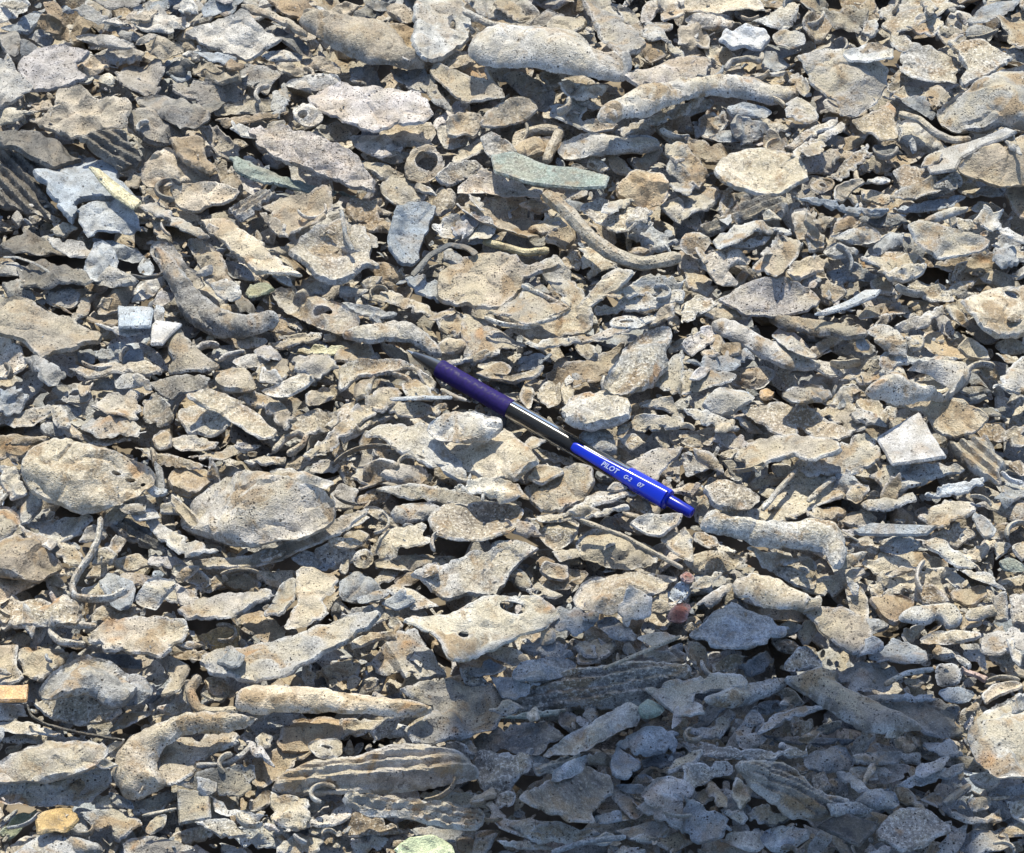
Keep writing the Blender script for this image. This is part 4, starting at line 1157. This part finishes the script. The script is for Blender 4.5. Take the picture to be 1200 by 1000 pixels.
    clip = link_mesh('clip', V, F, blue, parent=root, sharp=50)
    for txt, x0, s, y0 in (('PILOT', 99.3, 2.5, -.85), ('G-2', 109.8, 2.0, -.75), ('07', 116.2, 2.2, -.8)):
        cu = bpy.data.curves.new('lettering', 'FONT'); cu.body = txt; cu.size = s * mm * 1.12; cu.shear = .25; cu.offset = .07 * mm * s / 2.7; cu.extrude = .02 * mm
        tmp = bpy.data.objects.new('lettering', cu); COL.objects.link(tmp)
        bpy.context.view_layer.update()
        me = bpy.data.meshes.new_from_object(tmp.evaluated_get(bpy.context.evaluated_depsgraph_get()))
        bpy.data.objects.remove(tmp)
        for v in me.vertices: v.co = Vector((v.co.x + x0 * mm, v.co.y + y0 * mm, v.co.z + (5.5 - .07 * ((v.co.y + y0 * mm) / mm) ** 2) * mm))
        me.materials.clear(); me.materials.append(white)
        o = bpy.data.objects.new('lettering', me); COL.objects.link(o); o.parent = clip
    return root
pen()

# ------------------------------------------------------------------ smaller chips that fill the gaps between them
def clearance(c):
    d = np.full(c.shape, 99.0); cur = c.copy()
    d[c] = 0
    for k in range(1, 26):
        nx = cur.copy(); nx[1:] |= cur[:-1]; nx[:-1] |= cur[1:]; nx[:, 1:] |= cur[:, :-1]; nx[:, :-1] |= cur[:, 1:]
        if k % 2: 
            nx[1:, 1:] |= cur[:-1, :-1]; nx[:-1, :-1] |= cur[1:, 1:]; nx[1:, :-1] |= cur[:-1, 1:]; nx[:-1, 1:] |= cur[1:, :-1]
        d[nx & ~cur] = k; cur = nx
        if cur.all(): break
    return d
def blob(c, rx, ry, ang, rnd, n=8):
    a = np.sort(np.array([rnd.uniform(-.28, .28) + 2 * math.pi * i / n for i in range(n)]))
    r = np.array([rnd.uniform(.62, 1.2) for _ in range(n)])
    x, y = rx * r * np.cos(a), ry * r * np.sin(a)
    return np.stack([c[0] + x * math.cos(ang) - y * math.sin(ang), c[1] + x * math.sin(ang) + y * math.cos(ang)], 1)
MAXCHIP = 290
chips = 0; crumbs = []
mark(np.array([(476, 404), (815, 592), (815, 616), (476, 422)]))
rc = random.Random(99)
border = np.zeros_like(cov)
for it in range(60):
    d = clearance(cov)
    d[:, :4] = 0; d[:, -4:] = 0; d[:4] = 0; d[-4:] = 0
    cand = np.argwhere(d >= max(2, d.max() - 2))
    if d.max() < 2: break
    NR.shuffle(cand); taken = []
    for j, i in cand:
        r = d[j, i]
        if any((j - a) ** 2 + (i - b) ** 2 < (r + q) ** 2 * 1.3 for a, b, q in taken): continue
        taken.append((j, i, r))
    for j, i, r in taken:
        rr = min(r * 2, 17) * rc.uniform(.95, 1.2)
        c = np.array([i * 2 - 20 + 1.0, j * 2 - 20 + 1.0])
        el = rc.uniform(1.0, 2.1)
        q = blob(c, rr * el * 1.1, rr * .8, rc.gauss(0.05, .6), rc, rc.choice((4, 5, 5, 6, 7)))
        mark(q)
        crumbs.append((rr, c, c + (q - c) * 1.12))
crumbs.sort(key=lambda t: -t[0])
CODES = 'ppggttttcbbndl'
for k, (rr, c, q) in enumerate(crumbs[:MAXCHIP]):
    if not (-5 < c[0] < 1205 and -5 < c[1] < 1005): continue
    form = rc.choice('LLLPPPPPPXX'); code = rc.choice(CODES); lv = rc.choice((-1, -1, 0, 0))
    o = fragment(form, code, lv, q, [], 5000 + k, 'scrap_chip')
    PIECES.append(dict(obj=o, c=c, word=TINT[code][1], form=form, label=None, ref=None, area=abs(poly_area(q)), chip=True))

# ------------------------------------------------------------------ slivers and torn shards lying over the joints between the fragments
keep = [(p['c'], math.sqrt(p['area'])) for p in PIECES if p['ref']]
rs = random.Random(321); k = 0; spots = []
while k < 190:
    c = np.array([rs.uniform(-5, 1205), rs.uniform(-5, 1005)])
    if any(np.hypot(*((c - q) * (1, 1.5))) < r * .62 + 9 for q, r in keep): continue
    t_ = np.clip(((c[0] - 478) * 334 + (c[1] - 411) * 191.5) / (334 ** 2 + 191.5 ** 2), -.03, 1.03)
    if abs(c[0] - 478 - 334 * t_) + 1.3 * abs(c[1] - 411 - 191.5 * t_) < 34: continue
    if any(np.hypot(*(c - q)) < 24 for q in spots): continue
    spots.append(c)
    L_ = rs.uniform(13, 31); el = rs.uniform(1.3, 3.4); ang = rs.gauss(.05, .6)
    q = blob(c, L_, L_ / el, ang, rs, rs.choice((4, 5, 6, 7)))
    form = rs.choice('PPPPXXCL'); code = rs.choice(CODES if 'CODES' in globals() else 'ppggttttcbbndl')
    o = fragment(form, code, rs.choice((1, 2, 2)), q, [], 7000 + k, 'scrap_shard', tilt=2.1)
    PIECES.append(dict(obj=o, c=c, word=TINT[code][1], form=form, label=None, ref=None, area=abs(poly_area(q)), shard=True))
    k += 1

# ------------------------------------------------------------------ curled strips caught between the fragments
k = 0
while k < 80:
    c = np.array([rs.uniform(0, 1200), rs.uniform(0, 1000)])
    if any(np.hypot(*((c - q) * (1, 1.5))) < r * .6 + 12 for q, r in keep): continue
    t_ = np.clip(((c[0] - 478) * 334 + (c[1] - 411) * 191.5) / (334 ** 2 + 191.5 ** 2), -.03, 1.03)
    if abs(c[0] - 478 - 334 * t_) + 1.3 * abs(c[1] - 411 - 191.5 * t_) < 44: continue
    if any(np.hypot(*(c - q)) < 26 for q in spots): continue
    spots.append(c)
    a0, sw, r0, gr = rs.uniform(0, 6.283), rs.choice((-1, 1)) * rs.uniform(1.4, 4.4), rs.uniform(9, 20), rs.uniform(-.45, .3)
    if rs.random() < .35: sw *= .35; r0 *= 2.6
    tt = np.linspace(0, 1, 9); rr_ = r0 * (1 + gr * tt); ang = a0 + sw * tt
    q = np.stack([rr_ * np.cos(ang), .68 * rr_ * np.sin(ang)], 1); q = q - q.mean(0) + c
    code = rs.choice('pppggttcbbd')
    o = rod('S', code, rs.choice((1, 2, 2)), rs.uniform(1.5, 3.0), rs.uniform(1.5, 2.6), q, 8000 + k, 'curled_strip')
    PIECES.append(dict(obj=o, c=c, word=TINT[code][1], form='S', label=None, ref=None, area=5 * r0 * abs(sw), curl=True))
    k += 1

# ------------------------------------------------------------------ what nobody could count: finer crumbs and the deeper layers of the heap
class Joined:
    def __init__(s): s.V, s.F, s.T, s.D, s.W, s.G, s.n = [], [], [], [], [], [], 0
    def add(s, V, F, tint, dust, wr):
        s.V.append(V); s.W.append(wr); s.G.append(np.full(len(V), grain_of(s.n))); s.F += [tuple(i + s.n for i in f) for f in F]; s.T.append(np.tile(tint, (len(V), 1))); s.D.append(np.full(len(V), dust)); s.n += len(V)
    def done(s, name, label, cat):
        o = link_mesh(name, np.vstack(s.V), s.F, SCRAP, np.vstack(s.T), np.concatenate(s.D), sharp=35, wear=np.concatenate(s.W), grain=np.concatenate(s.G))
        o['kind'] = 'stuff'; o['label'] = label; o['category'] = cat
        return o
LIB = []
for k in range(34):
    form = rc.choice('LLLPPPPPXX'); size = rc.uniform(.5, 1.0)
    el = rc.uniform(1.0, 2.4)
    p = blob(np.zeros(2), .011 * size * math.sqrt(el), .011 * size / math.sqrt(el), 0, rc, rc.choice((5, 6, 7, 9)))
    V, F, wr = sheet(p, [], form, 9000 + k, step=.0026 * size + .0006)
    LIB.append((V, F, wr))
def put(J, pos, scale, tilt, rnd):
    V, F, wr = rnd.choice(LIB)
    R = (Matrix.Rotation(rnd.gauss(0, tilt), 3, 'X') @ Matrix.Rotation(rnd.gauss(0, tilt), 3, 'Y') @ Matrix.Rotation(rnd.uniform(0, 6.283), 3, 'Z'))
    V = (V * scale) @ np.array(R).T + np.asarray(pos)
    t, w, dd = vary(rnd.choice(CODES), rnd.randrange(10 ** 6))
    J.add(V, F, np.array(t), dd, wr)
J = Joined()
for rr, c, q in crumbs[MAXCHIP:]:
    p = on_plane(*c, np.array([0, 0, -.001]), np.array([0, 0, 1.]))
    put(J, (p[0], p[1], relief(p[0], p[1]) + rc.uniform(-.010, -.004)), rr * .00034 / .008, .35, rc)
for k in range(3200):          # grit lodged on and between the fragments
    px, py = rc.uniform(-10, 1210), rc.uniform(-10, 1010)
    p = on_plane(px, py, np.array([0, 0, 0.0]), np.array([0, 0, 1.]))
    i, j = int((p[0] - GX0) / CELL), int((p[1] - GY0) / CELL)
    if not (0 <= i < GNX and 0 <= j < GNY): continue
    h = HF[j, i]
    on = h > BASE[j, i] + .003
    if on and rc.random() < .85: continue
    put(J, (p[0], p[1], h + (.0002 if on else -.0005)), rc.uniform(.04, .11) if on else rc.uniform(.09, .32), .5, rc)
J.done('loose_crumbs', 'fine grey and tan crumbs lodged in the gaps between fragments', 'scrap crumbs')

J = Joined()
x0, x1, y0, y1 = -.46, .46, -.42, .66
for layer, (zl, zh, cnt) in enumerate(((-.031, -.024, 1500), (-.025, -.016, 1700), (-.018, -.011, 2100))):
    for k in range(cnt):
        x, y = rc.uniform(x0, x1), rc.uniform(y0, y1)
        put(J, (x, y, relief(x, y) + rc.uniform(zl, zh)), rc.uniform(.9, 1.9), .28, rc)
k = 0
while k < 2300:                # the heap goes on outside the picture
    x, y = rc.uniform(x0, x1), rc.uniform(y0, y1)
    px, py = to_px((x, y, 0))
    if -45 < px < 1245 and -45 < py < 1045: continue
    k += 1
    put(J, (x, y, relief(x, y) + rc.uniform(-.005, .010)), rc.uniform(.8, 2.6), .25, rc)
J.done('heap_bed', 'deeper mass of grey and tan shredded scrap below the fragments', 'scrap heap')

# ------------------------------------------------------------------ added board on a post, out of view, cut to throw the shadow at lower right
def shade():
    edge = [(560, 1060), (545, 985), (530, 930), (515, 880), (520, 830), (548, 785), (600, 762), (645, 735), (690, 712), (760, 712), (850, 704), (900, 712), (955, 725),
            (1010, 742), (1065, 752), (1105, 790), (1130, 835), (1135, 900), (1148, 960), (1160, 1060)]
    H = 1.02
    g = [on_plane(x, y, np.array([0, 0, .008]), np.array([0, 0, 1.])) for x, y in edge]
    top = [p + SUN * ((H - .008) / SUN[2]) for p in g]
    low = top[0][1] - .16
    poly = np.array([p[:2] for p in top] + [(top[-1][0] + .02, low), (top[0][0] - .02, low)])
    c = poly.mean(0)
    root = bpy.data.objects.new('added_shade_board', None); COL.objects.link(root); root.location = (c[0], -1.25, -.034)
    root['label'] = 'added unseen grey board on a bent post, shaped to shade the lower right corner'; root['category'] = 'board'
    m = plain('added_board_paint', (.3, .31, .32), .6, grain=40); st = plain('added_post_steel', (.25, .26, .27), .5, metal=.6, grain=80)
    n = len(poly); o3 = np.array([c[0], -1.25, -.034])
    if poly_area(poly) < 0: poly = poly[::-1]
    V = [(x - o3[0], y - o3[1], H - o3[2]) for x, y in poly] + [(x - o3[0], y - o3[1], H - o3[2] + .012) for x, y in poly]
    F = [tuple(range(n))[::-1], tuple(range(n, 2 * n))] + [(i, (i + 1) % n, (i + 1) % n + n, i + n) for i in range(n)]
    link_mesh('board', V, F, m, parent=root, sharp=30)
    path = [np.array(p) for p in ((0, 0, 0), (0, 0, .5), (0, 0, H + .034 - .02), (0, .05, H + .034 + .028), (0, .3, H + .034 + .028), (0, c[1] + 1.25, H + .034 + .028))]
    V, F = tube(path[:3], .02, .02, np.array([0, 1., 0]), 3, step=.05, sides=14); link_mesh('post', V, F, st, parent=root)
    V, F = tube([np.array((0, -.03, H + .062)), np.array((0, .3, H + .062)), np.array((0, c[1] + 1.27, H + .062))], .018, .018, np.array([0, 0, 1.]), 4, step=.05, sides=14)
    link_mesh('arm', V, F, st, parent=root)
shade()

# ------------------------------------------------------------------ labels: how each piece looks and what it lies beside
marks = [p for p in PIECES if p['ref']]
marks_xy = [(p['ref'], p['c']) for p in marks] + [("pen's grip", np.array([560., 462])), ("pen's tip", np.array([484., 415])), ("pen's clip", np.array([735., 560])), ('pen button', np.array([803., 597]))]
SIDE = ['right of', 'below and right of', 'below', 'below and left of', 'left of', 'above and left of', 'above', 'above and right of']
ORD = ['', 'second ', 'third ', 'fourth ', 'fifth ', 'sixth ']
used = {}
for p in PIECES:
    if p['label']: used[p['label']] = 1
rest = [p for p in PIECES if not p['label']]
def size_word(a): return 'tiny' if a < 260 else 'small' if a < 800 else 'mid-sized' if a < 2200 else 'large'
rest.sort(key=lambda p: -p['area'])
taken_l = set(used)
for p in rest:
    near = sorted(marks_xy, key=lambda m: np.hypot(*(m[1] - p['c'])))[:7]
    noun = 'curled strip' if p.get('curl') else WORDS[p['form']] if not p.get('chip') and not p.get('shard') else {k_: v_.replace('chip', 'shard') for k_, v_ in dict(L='blunt chip', P='flat chip', C='hollow chip', X='crumpled chip').items()}[p['form']] if p.get('shard') else {'L': 'rounded chip', 'P': 'flat chip', 'C': 'hollow chip', 'X': 'crumpled chip'}[p['form']]
    done = False
    for o_ in ORD:
        for nm, c in near:
            v = p['c'] - c; k = int(round(math.atan2(v[1], v[0]) / (math.pi / 4))) % 8
            lab = f"{o_}{size_word(p['area'])} {p['word']} {noun} {SIDE[k]} the {nm}"
            if lab not in taken_l and len(lab.split()) <= 16: done = True; break
        if done: break
    taken_l.add(lab); p['label'] = lab
for p in PIECES:
    o = p['obj']; o['label'] = p['label']
    o['category'] = 'scrap chip' if p.get('chip') else 'scrap shard' if p.get('shard') else {'Q': 'scrap plate', 'W': 'pleated scrap', 'P': 'scrap plate', 'L': 'scrap lump', 'C': 'scrap scoop', 'X': 'crumpled scrap', 'F': 'ribbed scrap', 'H': 'scrap bar', 'R': 'scrap rod', 'S': 'scrap strip'}[p['form']]
    o['group'] = 'small chips between the fragments' if p.get('chip') else 'torn shards lying over the fragments' if p.get('shard') else 'curled strips caught between the fragments' if p.get('curl') else 'shredded scrap fragments of the heap'
print('pieces', len(PIECES), 'crumbs', len(crumbs), 'tris', sum(len(o.data.polygons) for o in bpy.data.objects if o.type == 'MESH'))
